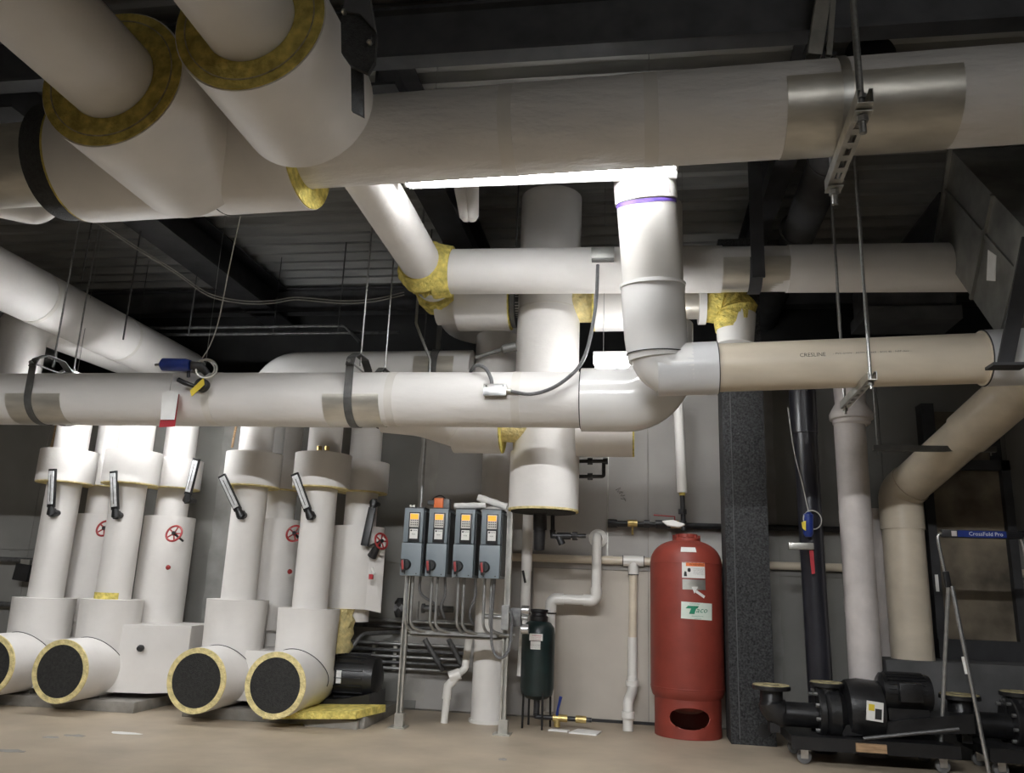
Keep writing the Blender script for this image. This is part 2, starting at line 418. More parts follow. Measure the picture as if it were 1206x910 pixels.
# branches towards the camera
def branch(name, x, ys, yc, ye, z, rin, rc, label):
    t = thing(name, label, 'pipe', (x, yc, z))
    obj('jacket', MB().tube([(x, ys + (yc + .15 - ys) * i / 10, z) for i in range(11)], rin, 40), JACK, t)
    obj('fitting_cover', MB().cyl((x, yc, z), (x, ye, z), rc, n=52), JACK, t)
    obj('fiberglass_end', MB().ring((x, yc - .012, z), (0, 1, 0), rin + .002, rc - .01, .03, 52), GLASSD, t)
    obj('insulation_lap', MB().ring((x, yc - .017, z), (0, 1, 0), rin + (rc - rin) * .62, rin + (rc - rin) * .66, .02, 52), RUST, t)
    return t
branch('branch_pipe', -3.16, -.6, 3.90, 4.85, 4.22, .275, .465, 'left white branch pipe overhead with a thick yellow fiberglass end')
bB = branch('branch_pipe', -2.10, -.6, 3.55, 4.36, 4.27, .262, .44, 'right white branch pipe overhead beside the black bracket')
# cloth jacket tail and black bracket beside the right branch
BY = 3.42
t = thing('beam_bracket', 'black steel bracket with hanging strap beside the right overhead branch', 'bracket', at(420, 60, BY))
def pl(pts, Y): return [at(a, b, Y) for a, b in pts]
obj('bracket_plate', MB().prism(pl([(401, 6), (424, 2), (443, 40), (441, 72), (433, 86), (412, 76), (402, 62)], BY + .02), (0, .03, 0)), FOAM, t)
obj('strap', MB().prism(pl([(413, 70), (427, 72), (428, 137), (414, 130)], BY + .06), (0, .02, 0)), FOAM, t)
obj('bracket_angle', MB().prism(pl([(408, -20), (432, -20), (441, 34), (424, 16), (404, 12)], BY), (0, .05, 0)), BEAMG, t)
for p in ((406, 16), (436, 52)): obj('bolt', MB().lathe([(.014, 0), (.014, .02), (.008, .03)], at(p[0], p[1], BY + .02), (0, -1, 0), 6), GALV, t)
p = at(420, -16, BY + .03); obj('rod', MB().cyl(p, (p.x, p.y, ZD), .012, n=8), ROD, t)

# long diagonal (runs straight back) + crossover
BZ, BX = 4.22, -1.99
br = thing('return_pipe', 'white insulated pipe running back from the header to the yellow wrapped elbow', 'pipe', (BX, 6, BZ - .2))
obj('jacket', MB().tube([(BX - .03, 4.7, BZ + .09), (BX, 5.6, BZ + .03), (BX, 6.95, BZ)], .19, 36), JACK, br)
obj('jacket', MB().tube([(BX, 6.95, BZ), (BX, 7.7, BZ)], .19, 32), SHINY, br)
obj('jacket', MB().tube(fil([(BX, 7.62, BZ), (BX, 8.72, BZ - .02), (BX + .62, 8.74, BZ - .04)], .3), .185, 32), JACK, br)
obj('fiberglass_wrap', MB().tube([(BX + .015, 7.40, BZ - .01), (BX + .02, 7.48, BZ - .02), (BX + .02, 7.60, BZ - .02), (BX + .04, 7.68, BZ - .03)], [.225, .245, .25, .215], 28, jit=.05), GLASSW, br)
obj('lap_tape', MB().ring((BX, 7.30, BZ), (0, 1, 0), .19, .194, .05), TRIM, br)
PMZ = 4.165
pm = thing('crossover_pipe', 'white insulated crossover pipe from the yellow elbow to the sloping duct', 'pipe', (0, 7, PMZ - .21))
def PP(x): return V((x, 7.0, 4.195 - .014 * (x + 1.9)))
obj('jacket', MB().tube([PP(-1.90 + 2.66 * i / 20) for i in range(21)], .213, 40), JACK, pm)
obj('jacket', MB().tube([PP(1.33 + 1.75 * i / 12) for i in range(13)], .213, 40), JACK, pm)
obj('jacket', MB().cyl(PP(.7), PP(1.4), .203, n=40), JACK, pm)
obj('shield', MB().shell(PP(.74), (1, 0, 0), .62, .205, .004, radians(82), radians(210)), SHLD, pm)
pth = fil([(BX - .005, 6.78, BZ), (BX + .005, 7.0, BZ - .01), PP(-1.72)], .24, 9)
obj('fiberglass_wrap', MB().tube(pth, [.2] + [.25 + .02 * sin(i * 2.3) for i in range(len(pth) - 2)] + [.235], 36, jit=.035), GLASSW, pm)
# junction box on crossover
bxp = at(710, 300, 6.76)
t = thing('junction_box', 'grey metal junction box on the crossover pipe above the long flexible conduit', 'junction box', bxp)
obj('box', MB().box(bxp, (.20, .07, .12), None, .006), STRAP, t); obj('cover', MB().box(bxp + V((0, -.038, .005)), (.205, .006, .10), None, .002), DUCT, t)

# ================================================================== AIR SEPARATOR
SX, SY, SR = -.86, 7.6, .31
sp = thing('air_separator', 'tall white insulated air separator vessel standing behind the mains', 'tank', (SX, SY, 2.0))
obj('vessel_jacket', MB().cyl((SX, SY, 2.55), (SX, SY, 5.22), SR, n=48), JACK, sp)
obj('lower_cover', MB().cyl((SX, SY, 2.02), (SX, SY, 2.56), SR + .02, n=48), JACK, sp)
obj('bottom_plate', MB().cyl((SX, SY, 1.995), (SX, SY, 2.03), SR - .005, n=48), FOAM, sp)
obj('insulation_edge', MB().ring((SX, SY, 2.005), (0, 0, 1), SR - .004, SR + .021, .02, 48), WOOLP, sp)
for zt in (3.1, 3.98, 4.35): obj('lap_tape', MB().ring((SX, SY, zt), (0, 0, 1), SR, SR + .003, .012, 48), TRIM, sp)
NZ = 4.07
obj('nozzle_cover', MB().cyl((-1.78, SY, NZ), (-1.25, SY, NZ), .26, n=40), JACK, sp)
obj('nozzle_jacket', MB().cyl((-2.0, SY, NZ), (-1.7, SY, NZ), .20, n=32), JACK, sp)
obj('insulation_edge', MB().ring((-1.26, SY, NZ), (1, 0, 0), .17, .258, .02, 40), GLASSW, sp)
obj('flange', MB().lathe([(.15, 0), (.15, .02), (.235, .02), (.235, .065), (.15, .065), (.15, .1)], (-1.25, SY, NZ), (1, 0, 0), 36), STRAP, sp)
obj('nozzle', MB().cyl((-1.24, SY, NZ), (SX, SY, NZ), .15, n=32), JACK, sp)
obj('nozzle', MB().cyl((SX, SY, NZ), (-.35, SY, NZ), .19, n=32), WOOLP, sp)
obj('nozzle_cover', MB().cyl((-.40, SY, NZ - .01), (.12, SY, NZ - .01), .27, n=40), JACK, sp)
obj('insulation_edge', MB().ring((-.42, SY, NZ - .01), (1, 0, 0), .19, .268, .03, 40), GLASSW, sp)
obj('nozzle_jacket', MB().cyl((.1, SY, NZ), (.62, SY, NZ), .17, n=32), SHLD, sp)
obj('flange', MB().ring((.60, SY, NZ), (1, 0, 0), .1, .225, .07, 36), SHINY, sp)
pth = fil([(.66, SY, NZ), (.93, SY, NZ), (.93, SY, NZ - .30)], .26, 8)
obj('fiberglass_wrap', MB().tube(pth, [.2] + [.215 + .018 * sin(i * 2.1) for i in range(len(pth) - 2)] + [.18], 32, jit=.04), GLASSW, sp)
obj('elbow_jacket', MB().tube([(.95, SY + .0, NZ - .14), (.94, SY + .0, NZ - .44)], [.19, .17], 32), SHINY, sp)
# lower nozzles
LZ = 2.80
obj('nozzle_cover', MB().cyl((-1.72, 7.45, LZ), (-1.26, 7.45, LZ), .27, n=40), JACK, sp)
obj('insulation_edge', MB().ring((-1.28, 7.45, LZ), (1, 0, 0), .15, .268, .03, 40), GLASSW, sp)
obj('nozzle', MB().cyl((-1.26, 7.45, LZ), (SX, 7.5, LZ), .16, n=32), WOOLP, sp)
obj('nozzle_cover', MB().cyl((-.55, 7.5, LZ), (-.03, 7.5, LZ), .28, n=40), JACK, sp)
obj('insulation_edge', MB().ring((-.045, 7.5, LZ), (1, 0, 0), .15, .278, .03, 40), GLASSW, sp)
# handle like lever at left of vessel
obj('valve_lever', MB().tube(smoothpath([at(608, 408, 7.3), at(590, 412, 7.3), at(560, 421, 7.3)]), [.045] * 8 + [.02] * 9, 10), STRAP, sp)

# ================================================================== LOWER MAINS
L1Y, L1Z, L1R = 6.6, 2.85, .236
l1 = thing('insulated_main', 'long white insulated main across the room with shields, nearest of the lower pipes', 'pipe', (-3, L1Y, L1Z - L1R))
obj('jacket', MB().tube([(-7.2 + 6.76 * i / 40, L1Y, L1Z) for i in range(41)], L1R, 44), JACKM, l1)
obj('fitting_cover', MB().tube(fil([(-.45, L1Y, L1Z), (.20, L1Y, L1Z), (.21, L1Y, 3.5)], .29, 12), .266, 44), SHINY, l1)
obj('jacket', MB().tube([(.20, L1Y, 3.45), (.20, L1Y, 4.6)], .20, 32), JACK, l1)
obj('cover_seam', MB().ring((-.46, L1Y, L1Z), (1, 0, 0), .236, .2455, .012, 44), INK, l1)
for x in (-3.75, -1.02, -2.1): obj('lap_tape', MB().ring((x, L1Y, L1Z), (1, 0, 0), L1R, L1R + .0025, .07, 44), TRIM, l1)
def xs_at(px, py, Y): return at(px, py, Y).x
sh1 = (xs_at(8, 475, 6.4), xs_at(72, 475, 6.4)); sh2 = (xs_at(380, 480, 6.4), xs_at(446, 480, 6.4))
for a, b in (sh1, sh2): obj('shield', MB().shell((a, L1Y, L1Z), (1, 0, 0), b - a, L1R + .002, .004, radians(92), radians(200), n=26), SHLD, l1)

def clevis(x, Y, z, r, zt, label, wid=.055, m=STRAP):
    t = thing('clevis_hanger', label, 'pipe hanger', (x, Y, z - r), 'clevis hangers on the mains')
    mb = MB(); w2 = wid / 2
    pts = [(Y - r - .008, z + r + .06)] + [(Y - (r + .008) * cos(a), z - (r + .008) * sin(a)) for a in [pi * i / 20 for i in range(21)]] + [(Y + r + .008, z + r + .06)]
    for i in range(len(pts) - 1):
        (y0, z0), (y1, z1) = pts[i], pts[i + 1]; d = V((0, y1 - y0, z1 - z0)).normalized(); n = V((0, -d.z, d.y)) * .006
        a, b = V((x, y0, z0)), V((x, y1, z1)); wv = V((w2, 0, 0))
        mb.add([a - wv, a + wv, b + wv, b - wv, a - wv + n, a + wv + n, b + wv + n, b - wv + n], [(0, 1, 2, 3), (7, 6, 5, 4), (0, 4, 5, 1), (3, 2, 6, 7), (0, 3, 7, 4), (1, 5, 6, 2)])
    obj('strap', mb, m, t)
    top = z + r + .14; mb = MB()
    pts = [(Y - r - .012, z + r + .0), (Y - r * .92, z + r + .075), (Y - r * .45, top), (Y + r * .45, top), (Y + r * .92, z + r + .075), (Y + r + .012, z + r)]
    for i in range(len(pts) - 1):
        (y0, z0), (y1, z1) = pts[i], pts[i + 1]; d = V((0, y1 - y0, z1 - z0)).normalized(); n = V((0, -d.z, d.y)) * .008
        a, b = V((x, y0, z0)), V((x, y1, z1)); wv = V((w2 * 1.05, 0, 0))
        mb.add([a - wv, a + wv, b + wv, b - wv, a - wv + n, a + wv + n, b + wv + n, b - wv + n], [(0, 1, 2, 3), (7, 6, 5, 4), (0, 4, 5, 1), (3, 2, 6, 7), (0, 3, 7, 4), (1, 5, 6, 2)])
    obj('yoke', mb, m, t)
    obj('cross_bolt', MB().cyl((x, Y - r - .04, z + r + .03), (x, Y + r + .04, z + r + .03), .008, n=8), ROD, t)
    obj('nut', MB().lathe([(.016, 0), (.016, .018)], (x, Y - r - .03, z + r + .03), (0, -1, 0), 6), ROD, t)
    obj('rod', MB().cyl((x, Y, top - .08), (x, Y, zt), .0085, n=8), ROD, t)
    obj('nut', MB().lathe([(.018, 0), (.018, .02)], (x, Y, top + .01), (0, 0, 1), 6), ROD, t)
    return t
clevis(xs_at(36, 470, 6.4), L1Y, L1Z, L1R + .006, ZD, 'grey clevis hanger round the far left end of the near lower main', .07)
clevis(xs_at(411, 470, 6.4), L1Y, L1Z, L1R + .006, ZD, 'grey clevis hanger round the middle of the near lower main', .07)

l2 = thing('insulated_main', 'white insulated main hidden behind the near lower main', 'pipe', (-3.5, 7.42, 2.58))
obj('jacket', MB().tube([(-7.2 + 5.1 * i / 30, 7.10, 2.90) for i in range(31)], .20, 36), JACKM, l2)
obj('fitting_cover', MB().tube(fil([(-2.32, 7.10, 2.89), (-1.95, 7.12, 2.86), (-1.70, 7.45, 2.82)], .2), .235, 36), JACK, l2)
obj('lap_tape', MB().ring((-2.6, 7.10, 2.90), (1, 0, 0), .2, .204, .06, 36), TRIM, l2)
clevis(-5.60, 7.10, 2.90, .204, ZD, 'rear grey clevis hanger above the left pump risers', .06)
clevis(xs_at(453, 440, 7.10), 7.10, 2.90, .204, ZD, 'rear grey clevis hanger right of the middle clevis hanger', .06)

l3 = thing('insulated_main', 'white insulated main with a rounded elbow high behind the lower mains', 'pipe', (-3, 8.3, 3.3))
obj('jacket', MB().tube(fil([(-4.04, 8.3, 2.62), (-4.04, 8.3, 3.55), (-1.75, 8.3, 3.56)], .30, 10), .235, 36), SHINY, l3)
obj('shield', MB().shell((-2.36, 8.3, 3.56), (1, 0, 0), .44, .237, .004, radians(60), radians(200)), SHLD, l3)
obj('hanger_band', MB().ring((-2.19, 8.3, 3.56), (1, 0, 0), .241, .247, .09), STRAP, l3)
obj('hanger_bar', MB().bx(-2.17, -2.12, 8.25, 8.28, 3.8, ZD), STRAP, l3)
vp = thing('drop_pipe', 'white insulated drop pipe to the floor behind the grey drives', 'pipe', (-1.46, 8.45, 0))
obj('jacket', MB().tube([(-1.46, 8.45, .02), (-1.46, 8.45, 3.3)], .165, 32), JACK, vp)
obj('collar', MB().cyl((-1.52, 8.45, 3.25), (-1.52, 8.45, 4.0), .235, n=36), JACK, vp)
obj('escutcheon', MB().cyl((-1.46, 8.45, 0), (-1.46, 8.45, .03), .185, n=32), PVCW, vp)
obj('lap_tape', MB().ring((-1.46, 8.45, 1.02), (0, 0, 1), .165, .168, .05, 32), TRIM, vp)

# pipes on the left running straight back
D1Z, D2Z = 3.99, 4.0
dx1 = (atz(0, 326, D1Z).x + atz(190, 424, D1Z).x) / 2; pd2 = atz(105, 404, D2Z); dx2 = -6.40
d1 = thing('insulated_return_pipe', 'fat white pipe slanting down to the blue-handled valve at left', 'pipe', (dx1, 6, 3.7))
obj('jacket', MB().tube([(dx1, 3.0 + 6.8 * i / 24, D1Z) for i in range(25)], .275, 40), JACK, d1)
for yy in (6.9, 8.3): obj('lap_tape', MB().ring((dx1, yy, D1Z), (0, 1, 0), .275, .279, .05, 40), TRIM, d1)
d2 = thing('insulated_supply_pipe', 'white pipe rising at the left edge, bending back under the fat slanting pipe', 'pipe', (dx2, 6, 3.4))
obj('jacket', MB().tube(fil([(dx2, 7.25, 2.9), (dx2, 7.25, D2Z - .08), (dx2, 9.8, D2Z)], .3, 10), .245, 36), JACK, d2)
obj('shield', MB().shell((dx2, 7.55, D2Z), (0, 1, 0), .75, .247, .004, radians(40), radians(180 + 150), n=30), SHLD, d2)
obj('hanger_band', MB().ring((dx2, 7.92, D2Z), (0, 1, 0), .251, .257, .07), STRAP, d2)
t = thing('stub_pipe', 'small white capped pipe below the header at the top left edge', 'pipe', at(40, 240, 5.6))
a = at(-30, 236, 5.4); b = at(44, 252, 5.8)
obj('jacket', MB().tube(fil([a, b, b + V((.12, .02, .12))], .12, 6), .10, 24), JACK, t)

# ================================================================== PVC DRAIN LINE
pv = thing('drain_pipe', 'cream plastic drain pipe running right from the white elbow then down to the curb', 'pipe', (1.5, 6, 2.8))
def DP(x): return V((x, 6.0, 2.955 + .035 * (x - .5)))
PR = .182
obj('pipe', MB().tube([DP(.5), DP(2.5)], PR, 40), PVC, pv)
obj('coupling', MB().tube([DP(.16), DP(.60)], PR + .018, 40), PVCG, pv)
obj('riser_elbow', MB().tube(fil([(.135, 5.93, 3.42), (.165, 6.0, 2.95), DP(.42)], .21, 9), .20, 40), SHINY, pv)
obj('bell', MB().tube([(.165, 5.995, 3.02), (.15, 5.98, 3.2), (.13, 5.94, 3.50), (.128, 5.93, 3.60)], [.225, .238, .24, .245], 44), SHINY, pv)
obj('bell_rim', MB().ring((.128, 5.93, 3.585), V((-.03, -.16, 1)), .225, .252, .02, 44), SHINY, pv)
obj('glue_line', MB().ring((.16, 5.99, 3.06), V((-.02, -.1, 1)), .20, .2355, .006, 44), INK, pv)
obj('riser', MB().tube([(.13, 5.935, 3.55), (.065, 5.66, 4.34)], .224, 44), PVCW, pv)
obj('riser_collar', MB().tube([(.078, 5.715, 4.19), (.055, 5.63, 4.50)], .236, 44), PVCW, pv)
obj('primer_stain', MB().ring((.079, 5.722, 4.165), V((-.06, -.27, .8)), .2235, .2275, .028, 44), PURP, pv)
for an in (-1.25, -.75, -1.9):
    obj('pen_mark', MB().shell((.074, 5.70, 4.22), V((-.06, -.27, .8)), .2, .2365, .001, an, an + .02, up=(1, 0, 0), n=2), INK, pv)
obj('glue_line', MB().ring(DP(.60), (1, 0, .035), .18, .202, .006, 40), INK, pv)
obj('elbow', MB().tube(fil([DP(2.45), (3.2, 6.0, 3.05), (3.22, 7.02, 3.13), V((3.2, 7.1, 3.11)).lerp(V((2.53, 8.3, 2.33)), .12)], .25, 9), PR + .016, 40), PVC, pv)
obj('elbow_skirt', MB().tube([DP(2.46), DP(2.76)], PR + .022, 40), PVCG, pv)
obj('glue_line', MB().ring(DP(2.455), (1, 0, .035), .18, .206, .006, 40), INK, pv)
dA, dB = V((3.2, 7.1, 3.11)), V((2.53, 8.3, 2.33))
obj('slanting_pipe', MB().tube([dA, dB], PR + .004, 40), PVC, pv)
dm = dA.lerp(dB, .42); obj('coupling', MB().tube([dm, dA.lerp(dB, .0)], PR + .02, 40), PVC, pv)
obj('elbow', MB().tube(fil([dA.lerp(dB, .90), dB, (2.53, 8.3, 1.98)], .18, 8), PR + .015, 40), PVC, pv)
obj('drop', MB().tube([(2.53, 8.3, 2.1), (2.53, 8.3, .80)], PR + .004, 40), PVC, pv)
def wrap_pvc(x0, ang):   # lettering round the horizontal pipe
    R_ = PR + .0015
    def f_(x, y):
        c = DP(x0 + x); a_ = ang + y / R_; return c + V((0, -cos(a_) * R_, sin(a_) * R_))
    return f_
xt = at(957, 417, 5.82).x
text('print', 'CRESLINE', .042, wrap_pvc(xt, .12), INK, pv)
text('print', '- PVC-DWV - ASTM D2665 - SCH 40 - NSF-dwv -', .017, wrap_pvc(xt + .14, .135), INK, pv, 'LEFT', wid=1.5)
# neighbour verticals at right
t = thing('iron_drain', 'pale painted iron pipe with a wide hub right of the black pipe', 'pipe', (2.03, 8.0, .0))
obj('pipe', MB().tube([(2.03, 8.0, 0), (2.03, 8.0, 2.95)], .142, 32), CAST, t)
obj('hub', MB().lathe([(.15, 0), (.172, .02), (.172, .05), (.198, .06), (.20, .11), (.18, .15), (.14, .22), (.15, .5)], (2.05, 8.0, 2.93), (0, 0, 1), 36), CAST, t)
for z in (2.0, 1.2): obj('coupling_band', MB().ring((2.03, 8.0, z), (0, 0, 1), .14, .145, .12, 32), CAST, t)
t = thing('black_riser', 'glossy black vertical pipe right of the grey column', 'pipe', (1.62, 8.0, 0))
obj('pipe', MB().tube([(1.64, 8.0, 0), (1.61, 8.0, 3.6)], .108, 28), BLKV, t)
obj('hub', MB().tube([(1.61, 8.0, 2.85), (1.61, 8.0, 3.6)], .125, 28), BLKV, t)
t = thing('pale_riser', 'pale pipe half hidden behind the cream drain drop', 'pipe', (2.44, 8.62, .8))
obj('pipe', MB().tube([(2.36, 8.62, .8), (2.36, 8.62, 2.2)], .13, 24), CAST, t)

# ================================================================== HANGERS AND STRUTS AT RIGHT
def strut(p0, p1, w_, mats, name, label, open_up=True, holes=5):
    p0, p1 = V(p0), V(p1); t = thing(name, label, 'strut', p0); d = (p1 - p0).normalized(); L = (p1 - p0).length
    side = d.cross(V((0, 0, 1)))
    side = side.normalized() if side.length > .05 else V((1, 0, 0)); up = side.cross(d); R = Matrix((d, side, up)).transposed(); mid = (p0 + p1) / 2
    mb = MB()
    for s in (-1, 1):
        mb.box(mid + side * (s * w_ / 2), (L, .005, w_), R)
        mb.box(mid + side * (s * w_ * .38) + up * (w_ / 2), (L, w_ * .24, .005), R)
    # web with slots left open between short bridges
    n = holes; seg = L / n; e = seg * .22
    for s in (-1, 1): mb.box(mid - up * (w_ / 2) + side * (s * w_ * .36), (L, w_ * .28, .005), R)
    for i in range(n + 1):
        cx = -L / 2 + seg * i; ww = 2 * e if 0 < i < n else e * 2
        mb.box(mid - up * (w_ / 2) + d * max(-L / 2 + e, min(L / 2 - e, cx)), (ww, w_ * .5, .005), R)
    obj('channel', mb, mats, t); return t, d, side, up
sp0 = V((1.27, 4.22, 4.045)); sp1 = V((1.325, 5.28, 4.045))
t, d_, s_, u_ = strut(sp0, sp1, .085, GALV, 'trapeze_strut', 'slotted galvanised strut slung under the big header pipe', holes=7)
for (p, zt) in ((sp0 + d_ * .11, ZD), (sp1 - d_ * .07, ZD)):
    obj('rod', MB().cyl(p + V((0, 0, -.17)), (p.x, p.y, zt), .020, n=10), ROD, t)
    obj('washer', MB().box(p + V((0, 0, -.055)), (.10, .10, .01)), GALV, t)
    obj('nut', MB().lathe([(.034, 0), (.034, .035)], p + V((0, 0, -.10)), (0, 0, 1), 6), ROD, t)
    obj('nut', MB().lathe([(.034, 0), (.034, .03)], p + V((0, 0, .045)), (0, 0, 1), 6), ROD, t)
t, *_ = strut(at(958, 68, 4.72), at(975, -40, 4.72), .085, GALV, 'slotted_brace', 'slotted steel brace hanging behind the header at top right', holes=7)
t, *_ = strut(at(976, 66, 4.74), at(984, -40, 4.74), .03, GALV, 'slotted_brace', 'thin steel brace beside the slotted brace at top right', holes=5)
q0 = V((1.60, 5.63, 2.80)); q1 = V((1.63, 6.55, 2.80))
t, d_, s_, u_ = strut(q0, q1, .055, GALV, 'trapeze_strut', 'slotted strut carrying the cream drain pipe', holes=7)
for p in (q0 + d_ * .06, q1 - d_ * .04):
    obj('rod', MB().cyl(p + V((0, 0, -.08)), (p.x, p.y, ZD), .011, n=8), ROD, t)
    obj('nut', MB().lathe([(.02, 0), (.02, .025)], p + V((0, 0, -.055)), (0, 0, 1), 6), ROD, t)
w0 = at(1028, 527, 7.6); w1 = at(1172, 527, 7.6)
t = thing('hanging_bar', 'thin horizontal grey bar across the slanting drain pipe', 'strut', (w0 + w1) / 2)
obj('bar', MB().bx(w0.x, w1.x, 7.57, 7.62, w0.z - .03, w0.z + .02), STRAP, t)
obj('rod', MB().cyl((w0.x + .04, 7.60, w0.z - .06), (w0.x + .04, 7.60, ZD), .007, n=8), ROD, t)
obj('rod', MB().cyl((w1.x - .04, 7.60, w0.z - .06), (w1.x - .04, 7.60, w0.z + .3), .007, n=8), ROD, t)
# flat bar in front of the crossover, further rods
t = thing('hanger_bar', 'flat black hanger bar crossing in front of the crossover pipe', 'hanger', (1.02, 6.7, 3.95))
obj('bar', MB().bx(.985, 1.095, 6.70, 6.725, 3.96, ZD), BEAM, t)
obj('saddle', MB().shell((.985, 7.0, 4.155), (1, 0, 0), .11, .222, .006, radians(85), radians(205)), BEAM, t)
for i, (px, py, Y, zb) in enumerate(((608, 290, 7.3, 4.3), (988, 390, 7.6, 3.5), (96, 330, 7.2, 3.75), (145, 400, 7.42, 3.05), (222, 395, 8.8, 3.9), (398, 390, 8.9, 3.9), (643, 228, 8.9, 4.5), (668, 228, 8.9, 4.5), (500, 400, 8.6, 3.8))):
    p = at(px, py, Y); lab = ['thin rod left of the air separator top', 'dark rod behind the cream drain pipe at right', 'rod above the fat slanting pipe at left', 'thin rod left of the blue-handled valve', 'far rod above the blue-handled valve',
        'far rod left of the middle clevis rod', 'left short rod above the air separator', 'right short rod above the air separator', 'far rod below the yellow wrapped elbow'][i]
    tag(obj('hanger_rod', MB().cyl(p, (p.x, p.y, ZD), .009, n=8), DKROD), lab, 'rod')

# sloping duct at right
DX = 2.66
def dq(px, py): return atx(px, py, DX)
A0, A1 = dq(1120, 176), dq(1212, 274); B0, B1 = dq(1103, 290), dq(1180, 402)
t = thing('sloping_duct', 'large galvanised sheet metal duct sloping down at the right edge', 'duct', (B1.x, B1.y, B1.z))
dl = (A1 - A0)
A1 = A0 + dl * 1.0; B1 = B0 + (B1 - B0)
obj('duct_body', MB().prism([A0, A1, B1, B0], (1.1, 0, 0)), DUCT, t)
for f_ in (0.0, 1.0):
    p, q = A0.lerp(A1, f_), B0.lerp(B1, f_); e = (q - p).normalized(); n_ = (A1 - A0).normalized() * (.03 if f_ == 0 else -.03)
    obj('flange', MB().prism([p - e * .04, q + e * .04, q + e * .04 + n_, p - e * .04 + n_], (-.03, 0, 0)), DUCT, t)
p, q = A0.lerp(B0, .40), A1.lerp(B1, .36); n_ = V((0, -.012, .012))
obj('stiffener', MB().prism([p - n_, q - n_, q + n_, p + n_], (-.015, 0, 0)), DUCT, t)
p, q = A0.lerp(A1, .60), B0.lerp(B1, .60); n_ = (A1 - A0).normalized() * .015
obj('standing_seam', MB().prism([p - n_, q - n_, q + n_, p + n_], (-.025, 0, 0)), DUCT, t)
p = A0.lerp(A1, .70).lerp(B0.lerp(B1, .72), .55)
obj('sticker', MB().prism([p + V((0, 0, .12)), p + V((0, -.12, .02)), p + V((0, -.06, -.16)), p + V((0, .08, -.10))], (-.004, 0, 0)), PAPER, t)
sa, sb = at(1184, 428, 5.66), at(1213, 280, 5.45)
t = thing('angle_brace', 'dark steel angle standing on the drain elbow at the right edge', 'brace', sa)
dd = (sb - sa).normalized(); mb = MB(); R = Matrix((dd, V((1, 0, 0)) - dd * dd.x, dd.cross(V((1, 0, 0))))).transposed()
obj('angle', MB().box((sa + sb) / 2, ((sb - sa).length, .10, .02), R).box((sa + sb) / 2 + V((.045, .04, 0)), ((sb - sa).length, .012, .09), R), BEAM, t)
obj('foot', MB().box(sa + V((.02, .03, -.01)), (.22, .14, .02)), BEAM, t)

# ductwork & timbers in the gloom at back right
a = at(1010, 352, 8.75); b = at(1118, 385, 8.75)
t = thing('ceiling_duct', 'grey ribbed duct in the gloom above the cream drain pipe', 'duct', a)
obj('duct_body', MB().bx(a.x, b.x, 8.5, 8.95, b.z + .12, a.z + .12), BEAMG, t)
obj('flange', MB().bx(a.x - .03, b.x + .03, 8.45, 8.99, b.z, b.z + .14), CURB, t)
# ================================================================== COLUMN
t = thing('steel_column', 'dark speckled square column beside the red tank', 'column', (1.06, 8.25, 0))
obj('shaft', MB().bx(.855, 1.255, 8.1, 8.5, .0, 4.95, .006), FIREP, t)
obj('seam', MB().bx(.93, .938, 8.092, 8.1, .05, 3.4), BEAMG, t)
obj('drain_hole', MB().lathe([(.06, 0), (.06, .006)], (1.15, 8.1, .13), (0, -1, 0), 24), BLK, t)
# curb & dark cabinet at right
struct('trim_1', MB().bx(2.22, 5.4, 8.05, 8.88, 0, .80, .01), CURB)
c0, c1 = at(1098, 552, 8.6), at(1176, 752, 8.6)
t = thing('wall_cabinet', 'dark framed cabinet with a stained tan panel behind the step ladder', 'cabinet', (c0.x, 8.7, .8))
x0, x1, z0, z1 = c0.x, c1.x + .2, .98, c0.z
obj('frame', MB().bx(x0 - .08, x0, 8.62, 8.88, .8, z1 + .1).bx(x1, x1 + .08, 8.62, 8.88, .8, z1 + .1).bx(x0 - .08, x1 + .08, 8.62, 8.88, z1, z1 + .1).bx(x0 - .08, x1 + .08, 8.60, 8.88, .8, .98), BEAM, t)
obj('panel', MB().bx(x0, x1, 8.70, 8.72, .98, z1), TANP, t)
obj('top_panel', MB().bx(x0 + .1, x1 - .05, 8.74, 8.76, z1 + .12, z1 + .62), TANP, t)
obj('top_frame', MB().bx(x0 - .02, x0 + .1, 8.7, 8.88, z1 + .1, z1 + .7), BEAM, t)
obj('top_frame', MB().bx(x1 - .05, x1 + .05, 8.7, 8.88, z1 + .1, z1 + .7), BEAM, t)
obj('label', MB().bx(x0 - .06, x0 - .03, 8.612, 8.62, 1.42, 1.58), PAPER, t)

# ================================================================== PUMP RISERS (left)
def thermo(parent, p, tilt, back=False, s=1.0, out=-1):
    # p: elbow joint on pipe front; body leans 'tilt' radians from vertical in X
    p = V(p); d = V((sin(tilt), -.12, cos(tilt))).normalized(); L = .40 * s; side = d.cross(V((0, 1, 0))).normalized(); n = side.cross(d)
    R = Matrix((side, n, d)).transposed(); c = p + d * (L / 2 + .05)
    th = obj('thermometer', MB().box(c, (.078, .035, L), R, .006), BLK, parent)
    if not back:
        fr = V((0, -1, 0)); nn = n if n.y < 0 else -n
        obj('scale_glass', MB().box(c + nn * .018 + d * .005, (.058, .014, L * .86), R, .003), GLS, th)
        obj('column_mark', MB().box(c + nn * .026, (.006, .003, L * .7), R), INK, th)
    obj('socket', MB().tube([p + V((0, .16, 0)), p + V((0, .03, 0)), p + V((0, 0, .0)), p + d * .06], [.025, .04, .045, .03], 14).lathe([(.05, 0), (.05, .03)], p + V((0, .035, 0)), (0, -1, 0), 6), BLK, th)

